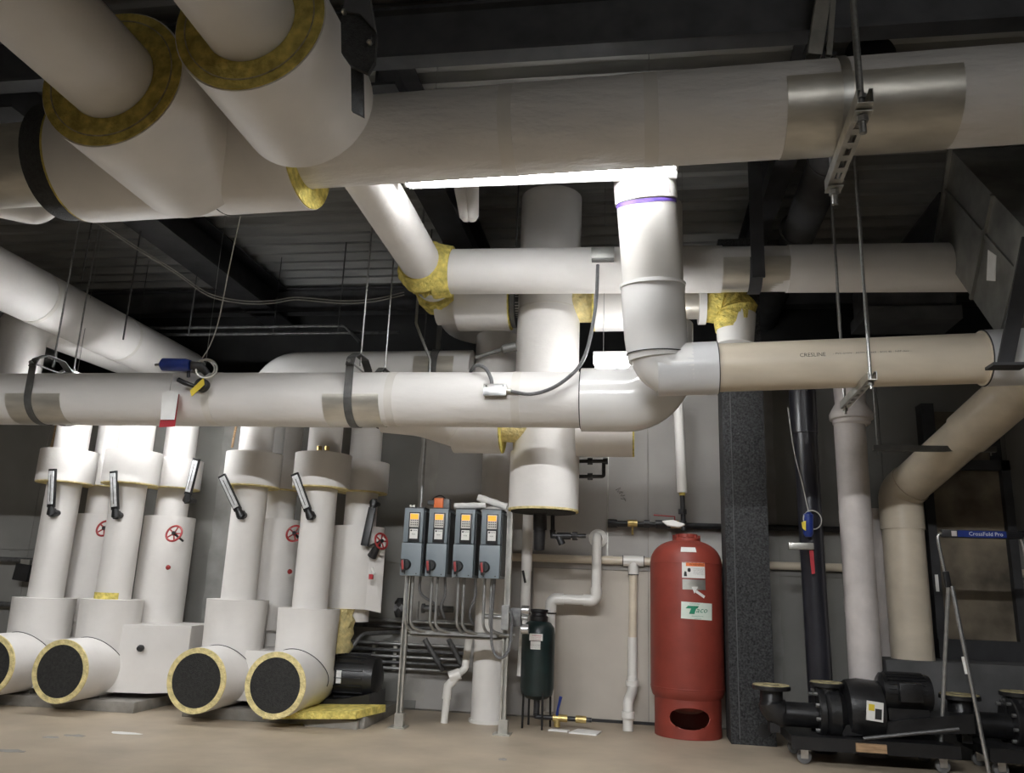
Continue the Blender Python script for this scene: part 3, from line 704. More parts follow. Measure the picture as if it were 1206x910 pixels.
def handwheel(parent, c, axis, R=.085, stem=.2):
    c = V(c); ax = V(axis).normalized(); a, b = frame(ax)
    hw = obj('handwheel', MB().torus(c, ax, R, .011, 28, 8), REDH, parent)
    mb = MB()
    for k in range(5):
        an = 2 * pi * k / 5; mb.tube([c, c + (a * cos(an) + b * sin(an)) * R], .008, 6)
    obj('spokes', mb, REDH, hw)
    obj('stem', MB().cyl(c + ax * .02, c - ax * stem, .012, n=10).lathe([(.025, 0), (.02, .04)], c - ax * .02, ax, 8), BLKI, hw)

def riser(x, label, thpos, tilt, coll, body_top, disc, wrap=False):
    y = 7.9; t = thing('pump_riser', label, 'pipe', (x, y, 0.1), 'front pump risers')
    obj('pipe_jacket', MB().tube([(x, y, body_top - .05), (x, y, 1.7), (x, y, 3.3)], .172, 32), JACK, t)
    obj('collar', MB().cyl((x, y, coll[0]), (x, y, coll[1]), .288, n=44), JACK, t)
    obj('collar_edge', MB().ring((x, y, coll[0] - .012), (0, 0, 1), .175, .284, .014, 44), WOOLP, t)
    zc = disc
    obj('body_cover', MB().lathe([(.285, 0), (.292, .3), (.30, body_top - zc)], (x, y, zc), (0, 0, 1), 44), JACK, t)
    # suction elbow cover: barrel that runs toward -Y
    obj('elbow_cover', MB().lathe([(.05, 0), (.2, .03), (.27, .12), (.287, .28), (.287, .95)], (x, y + .33, zc), (0, -1, 0), 44), JACK, t)
    obj('cover_seam', MB().tube([V((x + .29 * sin(q), y - sqrt(max(.0, .300 ** 2 - (.29 * sin(q)) ** 2)), zc + .29 * cos(q))) for q in [-1.75 + 3.5 * k_ / 40 for k_ in range(41)]], .0035, 6), INK, t)
    obj('insulation_ring', MB().ring((x, y - .62, zc), (0, -1, 0), .238, .286, .016, 44), WOOLP, t)
    obj('end_facing', MB().lathe([(.2395, 0), (.2395, .01), (.0, .012)], (x, y - .62, zc), (0, -1, 0), 44), FOAM, t)
    thermo(t, thpos, tilt)
    return t
XV = [-6.10, -5.33, -3.955, -3.195]
lab = ['first white pump riser from the left, its black disc cut by the frame', 'second white pump riser from the left with a yellow band above its cover', 'third white pump riser from the left, thermometer leaning left', 'fourth white pump riser from the left, beside the exposed black motor']
tp = [at(60, 603, 7.66), at(136, 606, 7.66), at(283, 606, 7.66), at(365, 607, 7.66)]
tl = [-.05, -.13, -.52, -.42]
for i in range(4):
    rz = [.40, .385, .375, .375][i]
    t = riser(XV[i], lab[i], tp[i], tl[i], (2.22, 2.56), [1.02, 1.035, 1.085, 1.03][i], rz)
    if i == 1: obj('yellow_band', MB().shell((XV[i], 7.9, 1.0), (0, 0, 1), .10, .174, .004, -2.6, -.7, up=(1, 0, 0)), GLASSW, t)
    if i == 3:
        for px in (376, 385): obj('brass_nut', MB().lathe([(.025, 0), (.025, .04)], at(px, 530, 7.72), (0, 0, 1), 6), BRASS, t)
    # black foot on a pad
    obj('foot', MB().bx(XV[i] - .12, XV[i] + .12, 7.75, 8.05, .10, .2), CONC, t)
    # insulated pump volute beside the riser, reaching back
    if i < 3:
        x_, tz = XV[i], .80 if i == 1 else .62
        obj('pump_cover', MB().prism([(x_ + .02, 7.72, .16), (x_ + .58, 7.80, .16), (x_ + .84, 8.02, .16), (x_ + .84, 8.6, .16), (x_ + .02, 8.6, .16)] if i == 1 else [(x_ + .02, 7.70, .16), (x_ + .5, 7.74, .16), (x_ + .60, 7.9, .16), (x_ + .60, 8.6, .16), (x_ + .02, 8.6, .16)], (0, 0, tz - .16)), JACK, t)
        if i == 1: obj('drain_cock', MB().lathe([(.03, 0), (.035, .03), (.02, .06)], at(167, 763, 7.74), (0, -1, 0), 10), BLKI, t)
rl = ['rear valve riser seen between the first two pump risers', 'rear valve riser with a red handwheel right of the second pump riser', 'rear valve riser seen between the third and fourth pump risers', 'rear valve riser with loose jacket above the yellow wool']
XR = [-5.98, -5.13, -3.86, -2.93]
for i in range(4):
    x, y = XR[i], 8.42; t = thing('valve_riser', rl[i], 'pipe', (x, y, .5), 'rear valve risers')
    obj('pipe_jacket', MB().tube([(x, y, .9), (x, y, 3.3)], .172, 30), JACK, t)
    obj('collar', MB().cyl((x, y, 2.24), (x, y, 2.56), .272, n=40), JACK, t)
    obj('collar_edge', MB().ring((x, y, 2.23), (0, 0, 1), .175, .268, .012, 40), WOOLP, t)
    zb, zt = (.78, 1.92) if i != 3 else (1.03, 1.87)
    obj('valve_cover', MB().lathe([(.268, 0), (.268, zt - zb)], (x, y, zb), (0, 0, 1), 40), JACK, t)
    if i < 3:
        obj('lower_cover', MB().cyl((x, y, .5), (x, y, .9), .2, n=32), JACK, t)
        handwheel(t, [at(123, 622, 8.03), at(205, 628, 8.03), at(347, 628, 8.03)][i], (0, -1, .35))
        obj('drain_knob', MB().lathe([(.022, 0), (.026, .02), (.01, .04)], at([123, 199, 342][i], [664, 668, 673][i], 8.14), (0, -1, 0), 12), REDH, t)
    else:
        obj('jacket_flap', MB().prism([(x + .2, y - .2, 1.03), (x + .34, y - .12, 1.0), (x + .33, y - .1, 1.75), (x + .2, y - .2, 1.8)], (.0, .012, 0)), JACK, t)
        ww = [(x - .12, y - .18, .60 + .43 * k / 7) for k in range(8)]
        obj('wool_wrap', MB().tube(ww, [.185 + .018 * (k % 2) for k in range(8)], 26, jit=.07), WOOLP, t)
        handwheel(t, at(449, 637, 8.1), (.8, -.5, .25), .08)
        obj('valve_bonnet', MB().tube([at(438, 655, 8.2), at(446, 640, 8.15)], [.05, .03], 12), BLKI, t)
        obj('hose_end', MB().tube([at(438, 668, 8.1), at(441, 676, 8.1)], [.015, .02], 8), PAPER, t)
        obj('drain_knob', MB().box(at(437, 679, 8.1), (.04, .03, .05)), TAGR, t)
    if i == 1: thermo(t, at(220, 588, 8.12), .19)
    if i == 3: thermo(t, at(440, 592, 8.16), pi + .1, back=True)
for i, (x0, x1) in enumerate(((-6.4, -4.75), (-4.25, -2.45))):
    struct('trim_%d' % (i + 2), MB().bx(x0, x1, 7.62, 8.75, 0, .10, .008), CONC)
# leftover sticks between the risers
for i, (px, py, qx, qy, m) in enumerate(((60, 528, 68, 500, BRASS), (136, 530, 140, 505, BRASS), (273, 527, 278, 508, BRASS))):
    tag(obj('wood_shim', MB().cyl(at(px, py, 8.6), at(qx, qy - 6, 8.6), .014, n=8), WOOD), 'thin wooden stick behind the %s pump riser from the left' % ['first', 'second', 'third'][i], 'stick')

# exposed pump at the fourth riser
p = at(412, 795, 8.25)
t = thing('pump_motor', 'exposed black pump motor right of the fourth pump riser', 'pump', (p.x, p.y, .1))
cx, cz = p.x, p.z
obj('bracket', MB().lathe([(.24, 0), (.25, .1), (.2, .22), (.17, .32)], (cx - .42, 8.2, cz), (1, 0, 0), 28), BLKP, t)
obj('motor', MB().lathe([(.17, 0), (.205, .02), (.205, .36), (.19, .42), (.10, .46), (.0, .465)], (cx - .12, 8.2, cz), (1, 0, 0), 32), BLKP, t)
mb = MB()
for k in range(18):
    an = 2 * pi * k / 18; mb.box(V((cx + .06, 8.2 + cos(an) * .21, cz + sin(an) * .21)), (.30, .008, .022), Matrix.Rotation(an + pi / 2, 3, 'X'))
obj('cooling_fins', mb, BLKP, t)
obj('name_plate', MB().box((cx - .02, 7.985, cz + .01), (.05, .008, .12)), GLS, t)
obj('base_frame', MB().prism([(cx - .6, 7.95, .1), (cx + .32, 7.95, .1), (cx + .32, 7.95, .26), (cx + .05, 7.95, .20), (cx - .6, 7.95, .16)], (0, .5, 0)), BLKP, t)
obj('conduit', MB().tube(fil([(cx - .05, 8.25, cz + .2), (cx + .06, 8.35, cz + .40), (cx + .3, 8.857, cz + .40)], .15), .022, 10), CONDD, t)
p0 = atz(326, 846, .0)
t = tag(obj('fiberglass_board', MB().prism([V((-3.33, 7.38, .07)), V((-2.50, 7.50, .10)), V((-2.36, 7.95, .11)), V((-3.2, 7.95, .07))], (0, 0, .065)), GLASSW), 'yellow fiberglass board lying flat under the fourth pump riser', 'insulation board')
tag(obj('board_block', MB().bx(-3.0, -2.5, 7.56, 7.61, 0, .075), CONC), 'grey block propping the yellow fiberglass board', 'block')

# ================================================================== DRIVES ON THEIR RACK
RY = 7.82
rk = thing('drive_rack', 'galvanised strut rack carrying the four grey drives', 'rack', (-1.7, RY, 0))
def chan(p0, p1, w_=.042):
    p0, p1 = V(p0), V(p1); mb = MB(); d = (p1 - p0).normalized(); up = V((0, -1, 0)); side = d.cross(up); R = Matrix((d, side, up)).transposed(); L = (p1 - p0).length; mid = (p0 + p1) / 2
    for s in (-1, 1):
        mb.box(mid + side * (s * w_ / 2), (L, .004, w_), R); mb.box(mid + side * (s * w_ * .36) + up * (w_ / 2), (L, w_ * .26, .004), R)
    mb.box(mid - up * (w_ / 2), (L, w_, .004), R); return mb
for x in (-2.185, -1.205):
    obj('post', chan((x, RY, .012), (x, RY, 2.06), .05), GALV, rk)
    obj('base_plate', MB().bx(x - .08, x + .08, RY - .08, RY + .08, 0, .012), GALV, rk)
    obj('post_foot', MB().bx(x - .035, x + .05, RY - .035, RY + .035, .012, .13), GALV, rk)
for z in (1.97, 1.40, .84): obj('rail', chan((-2.2, RY + .03, z), (-1.19, RY + .03, z), .045), GALV, rk)
obj('tray', MB().bx(-2.12, -1.28, RY - .07, RY + .06, .845, .875), COND, rk)
def drive(x, label):
    DW, DZ0, DZ1, yf = .185, 1.375, 2.0, 7.50
    t = thing('drive', label, 'drive', (x, 7.65, DZ0), 'variable speed drives on the rack')
    obj('housing', MB().bx(x - DW / 2, x + DW / 2, yf, 7.79, 1.68, DZ1, .008), VFD, t)
    obj('lower_housing', MB().bx(x - DW / 2 - .005, x + DW / 2 + .005, yf - .012, 7.79, DZ0, 1.676, .008), VFD, t)
    obj('side_vent', MB().bx(x + DW / 2 - .004, x + DW / 2 + .012, yf + .05, 7.78, 1.40, 1.97), VFDD, t)
    obj('top_plate', MB().bx(x - DW / 2 - .004, x + DW / 2 + .004, yf + .02, 7.79, DZ1 - .004, DZ1 + .012), VFDD, t)
    kx = x + .012
    fp = obj('front_panel', MB().bx(kx - .055, kx + .055, yf - .012, yf + .005, 1.685, 1.962, .003), BLK, t)
    kp = obj('keypad', MB().bx(kx - .044, kx + .044, yf - .022, yf - .01, 1.822, 1.95, .003), KEYS, t)
    obj('display', MB().bx(kx - .038, kx + .038, yf - .026, yf - .02, 1.896, 1.944), ORANGE, kp)
    for r_ in range(3):
        for c_ in range(4):
            if r_ == 1 and c_ in (0, 3): pass
            obj('key', MB().bx(kx - .032 + c_ * .020, kx - .020 + c_ * .020, yf - .026, yf - .02, 1.880 - r_ * .021, 1.888 - r_ * .021), BLK, kp)
    lb = obj('label_plate', MB().bx(kx - .038, kx + .038, yf - .016, yf - .011, 1.715, 1.805), PAPER, t)
    text('print', 'TRANE', .016, flat((kx + .010, yf - .016, 1.790)), INK, lb)
    obj('logo_dot', MB().lathe([(.008, 0), (.008, .001)], (kx - .024, yf - .016, 1.790), (0, -1, 0), 14), INK, lb)
    text('print', 'TR200', .014, flat((kx, yf - .016, 1.755)), INK, lb)
    sx, sz = x - .055, 1.475
    sw = obj('disconnect_switch', MB().lathe([(.05, 0), (.05, .025), (.042, .04)], (sx + .012, yf - .012, sz), (0, -1, 0), 28), BLK, t)
    obj('switch_handle', MB().box((sx, yf - .065, sz - .012), (.034, .03, .125), Matrix.Rotation(-.12, 3, 'Y'), .008), BLK, sw)
    obj('red_insert', MB().box((sx, yf - .082, sz - .005), (.018, .008, .085), Matrix.Rotation(-.12, 3, 'Y')), REDH, sw)
    for dx in (-.05, .06): obj('screw', MB().lathe([(.006, 0), (.006, .003)], (x + dx, yf - .012, 1.395), (0, -1, 0), 8), BLK, t)
    return t
DXS = [-2.082, -1.842, -1.585, -1.335]
dls = ['first grey drive from the left with amber display and red switch', 'second grey drive from the left, under the orange box', 'third grey drive from the left, under the paper rolls', 'fourth grey drive from the left, beside the rack end post']
for x, l in zip(DXS, dls): drive(x, l)
# conduits under the drives
k = 0
for i, x in enumerate(DXS):
    for j, dx in enumerate((-.065, -.012)):
        if i == 3 and j == 1: dx = 0.0
        x0 = x + dx; xe = x0 + (.12 if j else .03)
        tag(obj('drive_conduit', MB().tube(fil([(x0, 7.66, 1.38), (x0, 7.66, .95 - .04 * j), (xe, 7.76, .87), (xe + .1, 7.8, .868)], .09), .0135, 10), COND),
            'grey %s conduit under the %s drive from the left' % (('left', 'right')[j], ('first', 'second', 'third', 'fourth')[i]), 'conduit', 'conduits under the drives')
for i, (x, x2, z2) in enumerate(((-2.03, -1.86, 1.02), (-1.79, -1.80, 1.0), (-1.50, -1.52, .95), (-1.28, -1.20, .72))):
    if i < 3: pts = [(x, 7.68, 1.38), (x + .01, 7.69, 1.22), (x2 - .02, 7.72, z2 + .1), (x2, 7.80, z2)]
    else: pts = [(x - .02, 7.62, 1.38), (x - .03, 7.60, 1.0), (x - .01, 7.60, .76), (-1.21, 7.58, .68), (-1.14, 7.60, .76), (-1.13, 7.66, .98), (-1.16, 7.72, 1.10)]
    tag(obj('flexible_conduit', MB().tube(smoothpath(pts), .0135, 10), FLEX), 'flexible metal conduit curling under the %s drive from the left' % ('first', 'second', 'third', 'fourth')[i], 'conduit', 'flexible conduits under the drives')
# things on top of the drives
p = at(515, 590, 7.62); b = V((-1.87, 7.66, 2.012))
t = thing('actuator_box', 'small orange and grey box lying on the second drive', 'box', b)
obj('box', MB().box(b + V((0, -.04, .05)), (.09, .08, .10), None, .008), ORNG, t)
obj('side', MB().box(b + V((.075, -.03, .045)), (.06, .08, .09), None, .006), CONDD, t)
obj('lead', MB().tube(smoothpath([b + V((-.10, 0, .06)), b + V((-.06, 0, .11)), b + V((0, 0, .13)), b + V((.05, 0, .10))]), .006, 8).box(b + V((-.09, 0, .06)), (.07, .03, .04)), BLK, t)
for i, (a, c, r) in enumerate((((-1.72, 7.60, 2.04), (-1.42, 7.64, 2.055), .028), ((-1.74, 7.70, 2.045), (-1.45, 7.72, 2.05), .03), ((-1.50, 7.63, 2.13), (-1.22, 7.66, 2.045), .034))):
    mb = MB(); a, c = V(a), V(c); mb.tube([a.lerp(c, q / 8) for q in range(9)], [r * (1 + .08 * ((q * 7) % 3 - 1)) for q in range(9)], 16)
    tag(obj('paper_roll', mb, PAPER), ['front rolled white sheet lying on the third drive', 'rear rolled white sheet lying on the third drive', 'thick rolled white sheet leaning over the fourth drive'][i], 'paper roll')
# thin conduit rising from the rack
pts = [(-2.10, 7.78, 2.0), (-2.095, 7.78, 3.1)]
tag(obj('riser_conduit', MB().tube(fil([(-2.10, 7.80, 2.0), (-2.10, 7.80, 3.55), (-2.28, 7.80, 3.95), (-2.28, 7.80, ZD)], .12), .0145, 10), COND), 'thin bent conduit rising from the first drive to the deck', 'conduit')
# disconnect & flanges on back
p = at(668 - 0, 0, 8) if False else V((-1.08, 7.82, 1.02))
t = thing('strut_clamp', 'grey clamp with two bright round caps on the rack end post', 'clamp', (-1.1, 7.80, .95))
obj('plate', MB().bx(-1.24, -1.17, 7.72, 7.78, .92, 1.14), COND, t)
obj('bolt', MB().cyl((-1.42, 7.80, 1.03), (-1.0, 7.80, 1.03), .022, n=12), COND, t)
obj('body', MB().bx(-1.16, -1.06, 7.74, 7.86, .95, 1.12, .01), CONDD, t)
for z in (.93, 1.10): obj('cap', MB().cyl((-1.06, 7.80, z), (-.99, 7.80, z), .045, n=20), ALU, t)
t = thing('ball_valve', 'small grey valve left of the rack post', 'valve', at(470, 715, 8.6))
p = at(471, 713, 8.6)
obj('body', MB().lathe([(.04, 0), (.06, .05), (.05, .1), (.06, .15), (.03, .2)], p - V((0, 0, .12)), (0, 0, 1), 16), BLK, t)
obj('gauge', MB().cyl(p + V((0, .03, -.02)), p + V((0, -.05, -.02)), .05, n=20), CONDD, t)
t = thing('wall_valve', 'grey valve on the wall behind the drive conduits', 'valve', at(500, 720, 8.7))
p = at(497, 716, 8.7)
obj('body', MB().cyl(p, p + V((.34, 0, 0)), .035, n=16).lathe([(.05, 0), (.05, .03)], p, (1, 0, 0), 8).lathe([(.05, 0), (.05, .03)], p + V((.2, 0, 0)), (1, 0, 0), 8), CONDD, t)
obj('handle', MB().tube([p + V((-.03, -.05, .07)), p + V((-.03, -.05, -.12))], .012, 8), COND, t)

# dark conduits along the wall at left
for i, z in enumerate((731, 738, 758, 766, 773, 780, 787)):
    Y = 8.82; a = at(470, z, Y).z
    tag(obj('wall_conduit', MB().tube([(-3.3, Y, a), (-1.72 if i < 2 else -1.78, Y, a)], .017, 10), CONDD if i % 2 else COND), 'dark conduit on the wall behind the drive rack, %s from the top' % ('first', 'second', 'third', 'fourth', 'fifth', 'sixth', 'seventh')[i], 'conduit', 'dark conduits low on the back wall')
for i, px in enumerate((466, 441)):
    a, b = at(px, 755, 8.84), at(px, 790, 8.84)
    tag(obj('conduit_strut', MB().bx(a.x - .02, a.x + .02, 8.84, 8.9, b.z, a.z), GALV), ['short strut holding wall conduits right behind the rack post', 'short strut holding wall conduits near the black motor'][i], 'strut')
for i, (a, b) in enumerate((((500, 752), (522, 790)), ((528, 752), (545, 785)))):
    tag(obj('slanting_conduit', MB().tube([at(*a, 8.70), at(*b, 8.74)], .028, 10), CONDD), ['left slanting grey pipe below the drive tray', 'right slanting grey pipe below the drive tray'][i], 'pipe')
t = thing('drain_trap', 'short white plastic drain with stepped fittings behind the rack', 'pipe', atz(523, 850, 0))
b = atz(523, 851, 0); Yb = b.y
obj('pipe', MB().tube([b, b + V((.02, 0, .33))], .035, 20), PVCW, t)
obj('coupling', MB().tube([b + V((.01, 0, .22)), b + V((.02, 0, .34)), b + V((.09, .02, .42))], .045, 20), PVCW, t)
obj('pipe', MB().tube(fil([b + V((.05, 0, .40)), b + V((.16, .1, .5)), b + V((.18, .15, .82))], .06), .036, 20), PVCW, t)
obj('hub', MB().tube([b + V((.03, 0, .42)), b + V((.13, .02, .46))], .055, 20), PVCW, t)

# long pipes on the wall
zc = at(640, 657, 8.857).z
t = thing('wall_drain', 'cream plastic pipe along the wall with a tee left of the red tank', 'pipe', (-.5, 8.857, zc))
obj('pipe', MB().tube([(-1.35, 8.857, zc), (5.3, 8.857, zc)], .042, 20), PVC, t)
obj('coupling', MB().tube([(-.34, 8.857, zc), (-.24, 8.857, zc)], .046, 20), PVC, t)
xd = at(746, 657, 8.857).x
obj('tee', MB().tube([(xd - .11, 8.857, zc), (xd + .11, 8.857, zc)], .056, 20).tube([(xd, 8.857, zc), (xd, 8.857, zc - .14)], .054, 20), PVCW, t)
for s in (-.11, .11): obj('glue_line', MB().ring((xd + s - .004, 8.857, zc), (1, 0, 0), .04, .0575, .008, 20), INK, t)
obj('glue_line', MB().ring((xd, 8.857, zc - .145), (0, 0, 1), .04, .0555, .008, 20), INK, t)
obj('drop', MB().tube([(xd, 8.857, zc - .1), (xd - .01, 8.857, .42)], .043, 20), PVC, t)
obj('coupling', MB().tube([(xd - .01, 8.857, .85), (xd - .01, 8.857, .42)], .047, 20), PVCW, t)
obj('trap', MB().tube(fil([(xd - .01, 8.857, .45), (xd - .01, 8.74, .34), (xd - .05, 8.47, .26), (xd - .05, 8.44, .0)], .05), .050, 20).lathe([(.066, 0), (.066, .05)], (xd - .01, 8.77, .38), (0, 0, 1), 20).lathe([(.062, 0), (.062, .06)], (xd - .05, 8.43, .12), (0, 0, 1), 20), PVCW, t)
zk = at(900, 621, 8.857).z
t = thing('black_wall_pipe', 'black iron pipe along the wall above the red tank with small valves', 'pipe', (.5, 8.857, zk))
xl = at(718, 617, 8.857).x
obj('pipe', MB().tube([(xl, 8.857, zk), (5.3, 8.857, zk)], .030, 16), BLKI, t)
obj('cap', MB().tube([(xl - .02, 8.857, zk), (xl + .08, 8.857, zk)], .045, 16), BLKI, t)
xb = at(745, 617, 8.857).x
obj('brass_valve', MB().tube([(xb - .05, 8.76, zk), (xb + .05, 8.76, zk)], .038, 12).tube([(xb, 8.76, zk), (xb, 8.72, zk - .12)], .012, 8), BRASS, t)
obj('union', MB().tube([(xb + .12, 8.77, zk), (xb + .18, 8.77, zk)], .042, 8).tube([(xb + .24, 8.77, zk), (xb + .36, 8.77, zk)], .045, 12), BLKI, t)
obj('brass_tee', MB().tube([(xb + .4, 8.76, zk), (xb + .52, 8.76, zk)], .042, 12), BRASS, t)
obj('valve_lever', MB().tube([(xb + .44, 8.74, zk + .0), (xb + .44, 8.74, zk + .08), (xb + .22, 8.72, zk + .09)], .008, 8), REDH, t)
# white riser into the tank top
xr = at(802, 560, 8.5).x
t = thing('fill_line', 'white insulated fill pipe dropping onto the red tank', 'pipe', (.45, 8.5, 2.0))
obj('jacket', MB().tube([(xr - .02, 8.5, 3.3), (xr + .01, 8.5, at(802, 580, 8.5).z)], .052, 20), JACK, t)
zf = at(802, 580, 8.5).z
obj('wool_end', MB().cyl((xr + .01, 8.5, zf - .03), (xr + .01, 8.5, zf), .03, n=16), GLASSW, t)
obj('black_pipe', MB().tube([(xr + .01, 8.5, zf - .02), (xr + .02, 8.5, 1.93)], .025, 14).lathe([(.042, 0), (.042, .05)], (xr + .01, 8.5, zf - .22), (0, 0, 1), 8).lathe([(.04, 0), (.04, .05)], (xr + .01, 8.5, zf - .34), (0, 0, 1), 12), BLKI, t)
# white elbow pipe to the green tank
t = thing('white_elbow_pipe', 'white plastic pipe stepping down to the green tank', 'pipe', (-.7, 8.6, 1))
Y = 8.62; a, b, c, d = at(703, 632, Y), at(702, 707, Y), at(649, 707, Y), at(648, 800, Y)
obj('pipe', MB().tube(fil([V((a.x, 8.88, a.z)), a, V((a.x, Y, b.z)), V((c.x, Y, b.z)), V((c.x, Y, d.z - .3))], .055), .05, 20), PVCW, t)
for p_, ax_ in ((b + V((0, 0, .0)), (0, 0, 1)),): obj('elbow', MB().tube(fil([V((a.x, Y, b.z + .13)), V((a.x, Y, b.z)), V((a.x - .13, Y, b.z))], .06), .058, 20), PVCW, t)
obj('elbow', MB().tube(fil([V((c.x + .13, Y, b.z)), V((c.x, Y, b.z)), V((c.x, Y, b.z - .13))], .06), .058, 20), PVCW, t)
obj('glue_line', MB().ring((c.x, Y, b.z - .15), (0, 0, 1), .048, .059, .012, 20), INK, t)
obj('wall_flange', MB().lathe([(.10, 0), (.10, .02), (.06, .03)], (a.x, 8.9, a.z), (0, -1, 0), 20), PVCW, t)
# drain below separator
t = thing('vessel_drain', 'thick black pipe dropping from the air separator bottom', 'pipe', (SX, SY, 1.3))
p0, p1 = at(636, 604, 7.75), at(633, 650, 8.0)
obj('pipe', MB().tube([V((p0.x, 7.75, 2.0)), V((p0.x - .01, 7.85, p1.z + .02))], [.058, .052], 20), BLKI, t)
obj('coupling', MB().tube([V((p0.x, 7.75, 2.0)), V((p0.x, 7.78, 1.85))], .066, 20), BLKI, t)
t = thing('strainer_line', 'small black pipe with strainer beside the air separator bottom', 'pipe', (-.6, 7.8, 1.6))
Y = 7.85; q = [at(651, 602, Y), at(651, 631, Y), at(690, 631, Y)]
obj('pipe', MB().tube(fil([V((q[0].x, Y, 2.0)), q[1], q[2]], .03), .020, 12), BLKI, t)
obj('strainer', MB().tube([at(658, 631, Y), at(662, 641, Y)], .034, 12).tube([at(656, 631, Y), at(672, 631, Y)], .034, 12), BLKI, t)
obj('union', MB().tube([at(674, 631, Y), at(680, 631, Y)], .04, 8), BLKI, t)
obj('elbow', MB().tube([at(651, 624, Y), at(651, 631, Y), at(655, 631, Y)], .03, 12), BLKI, t)
# gauge-cock loop on vessel right
t = thing('gauge_loop', 'small black pipe loop right of the air separator', 'pipe', (-.4, 7.9, 2.3))
Y = 7.7; pts = [at(680, 543, Y), at(713, 543, Y), at(709, 561, Y), at(680, 561, Y)]
obj('pipe', MB().tube(fil([V((SX + .2, SY, pts[0].z)), pts[0], at(711, 543, Y), at(711, 561, Y), pts[3], V((SX + .2, SY, pts[3].z))], .02), .018, 10), BLKI, t)
for px, py in ((695, 543), (695, 561)): obj('union', MB().tube([at(px - 3, py, Y), at(px + 3, py, Y)], .034, 8), BLKI, t)
obj('cap', MB().tube([at(710, 543, Y), at(716, 543, Y)], .03, 10), BLKI, t)
# insulated pipe left of the green tank
t = thing('white_drop_pipe', 'narrow white insulated pipe dropping left of the green tank', 'pipe', (-1.1, 8.4, 0))
Y = 8.45; a = at(622, 600, Y); b = at(620, 672, Y)
obj('jacket', MB().tube([V((b.x, Y, 2.2)), b], .056, 20), JACK, t)
obj('pipe', MB().tube([b + V((0, 0, .02)), V((b.x - .0, Y, at(617, 722, Y).z))], .05, 20), PVCW, t)
obj('valve', MB().tube([b + V((0, 0, .03)), b + V((0, 0, -.03))], .03, 10).tube([b + V((-.03, -.05, 0)), b + V((.0, -.06, -.12))], .012, 8), BLKI, t)
obj('band', MB().ring(V((b.x, Y, at(617, 723, Y).z)), (0, 0, 1), .05, .056, .02, 20), INK, t)
obj('pipe', MB().tube([V((b.x, Y, at(617, 722, Y).z)), V((b.x - .02, Y, .45))], .045, 20), PVCW, t)
# pen scribble on wall
mb = MB()
for s in (((725, 577), (731, 574), (727, 579), (733, 579)), ((729, 581), (734, 579), (731, 584), (736, 583)), ((731, 587), (737, 588), (733, 584), (737, 590))):
    mb.tube([at(a, b, YW - .003) for a, b in s], .003, 6)
struct('pen_scribble', mb, INK, wb)
# wall edge seam plate
struct('seam_trim', MB().bx(at(716, 580, YW).x - .006, at(716, 580, YW).x + .006, YW - .008, YW, 1.6, 3.3), GALV, wb)

# ================================================================== TANKS
TX, TY, TR = .495, 8.455, .3535
t = thing('expansion_tank', 'tall red expansion tank standing beside the dark column', 'tank', (TX, TY, 0))
prof = [(.315, .36)]
mb = MB().lathe([(.29, .32), (.335, .36), (.352, .42), (.352, 1.60)] + [(.352 * cos(a) ** .8 if a < 1.5 else .05, 1.60 + .235 * sin(a)) for a in [i * pi / 2 / 9 for i in range(1, 9)]] + [(.12, 1.838)], (TX, TY, 0), n=56)
obj('shell', mb, RED, t)
for z in (1.60, .44): obj('weld_bead', MB().torus((TX, TY, z), (0, 0, 1), .352, .005, 56, 6), RED, t)
obj('top_flange', MB().lathe([(.13, 0), (.14, .01), (.14, .05), (.11, .06), (.11, .09)], (TX + .01, TY, 1.80), n=28), RED, t)
for k in range(8):
    an = 2 * pi * k / 8; obj('flange_bolt', MB().lathe([(.014, 0), (.014, .035)], (TX + .01 + .125 * cos(an), TY + .125 * sin(an), 1.845), n=6), RED, t)
# skirt with an oval opening at front
n, nz = 72, 12; R_ = .315; vs = []; fs = []; th = .006
mb = MB(); oc, ow, oh = .0, .20, .095; ozc = .185
def hole(th_, z):
    x = R_ * th_; return (x / ow) ** 2 + ((z - ozc) / oh) ** 2 < 1
NA, NZ_ = 160, 48; Z0, Z1 = 0, .37
idx = {}
for i in range(NA):
    for j in range(NZ_):
        a0 = 2 * pi * i / NA - pi; a1 = 2 * pi * (i + 1) / NA - pi; z0 = Z0 + (Z1 - Z0) * j / NZ_; z1 = Z0 + (Z1 - Z0) * (j + 1) / NZ_
        if hole((a0 + a1) / 2, (z0 + z1) / 2): continue
        f_ = []
        for (aa, z) in ((a0, z0), (a1, z0), (a1, z1), (a0, z1)):
            # pull rim vertices onto the ellipse
            x = R_ * aa; e = sqrt((x / ow) ** 2 + ((z - ozc) / oh) ** 2)
            a_, z_ = aa, z
            if .86 < e < 1.12 : a_, z_ = x / e / R_, ozc + (z - ozc) / e
            key = (round(a_, 5), round(z_, 5))
            if abs(aa) > 3.1: key = (round(cos(aa), 3), round(sin(aa), 3), round(z, 5))
            if key not in idx: idx[key] = len(mb.v); mb.v.append(V((TX + R_ * sin(a_), TY - R_ * cos(a_), z_)))
            f_.append(idx[key])
        if len(set(f_)) > 2: mb.f.append(tuple(dict.fromkeys(f_)))
sk = obj('skirt', mb, RED, t)
sm = sk.modifiers.new('thickness', 'SOLIDIFY'); sm.thickness = .012
obj('tank_bottom', MB().lathe([(.31, .36), (.24, .26), (.10, .20), (.0, .19)], (TX, TY, 0), n=40), RED, t)
def tw(x0, z0, off=.002):
    R2 = TR + off
    return lambda x, y: V((TX + R2 * sin((x0 + x) / R2), TY - R2 * cos((x0 + x) / R2), z0 + y))
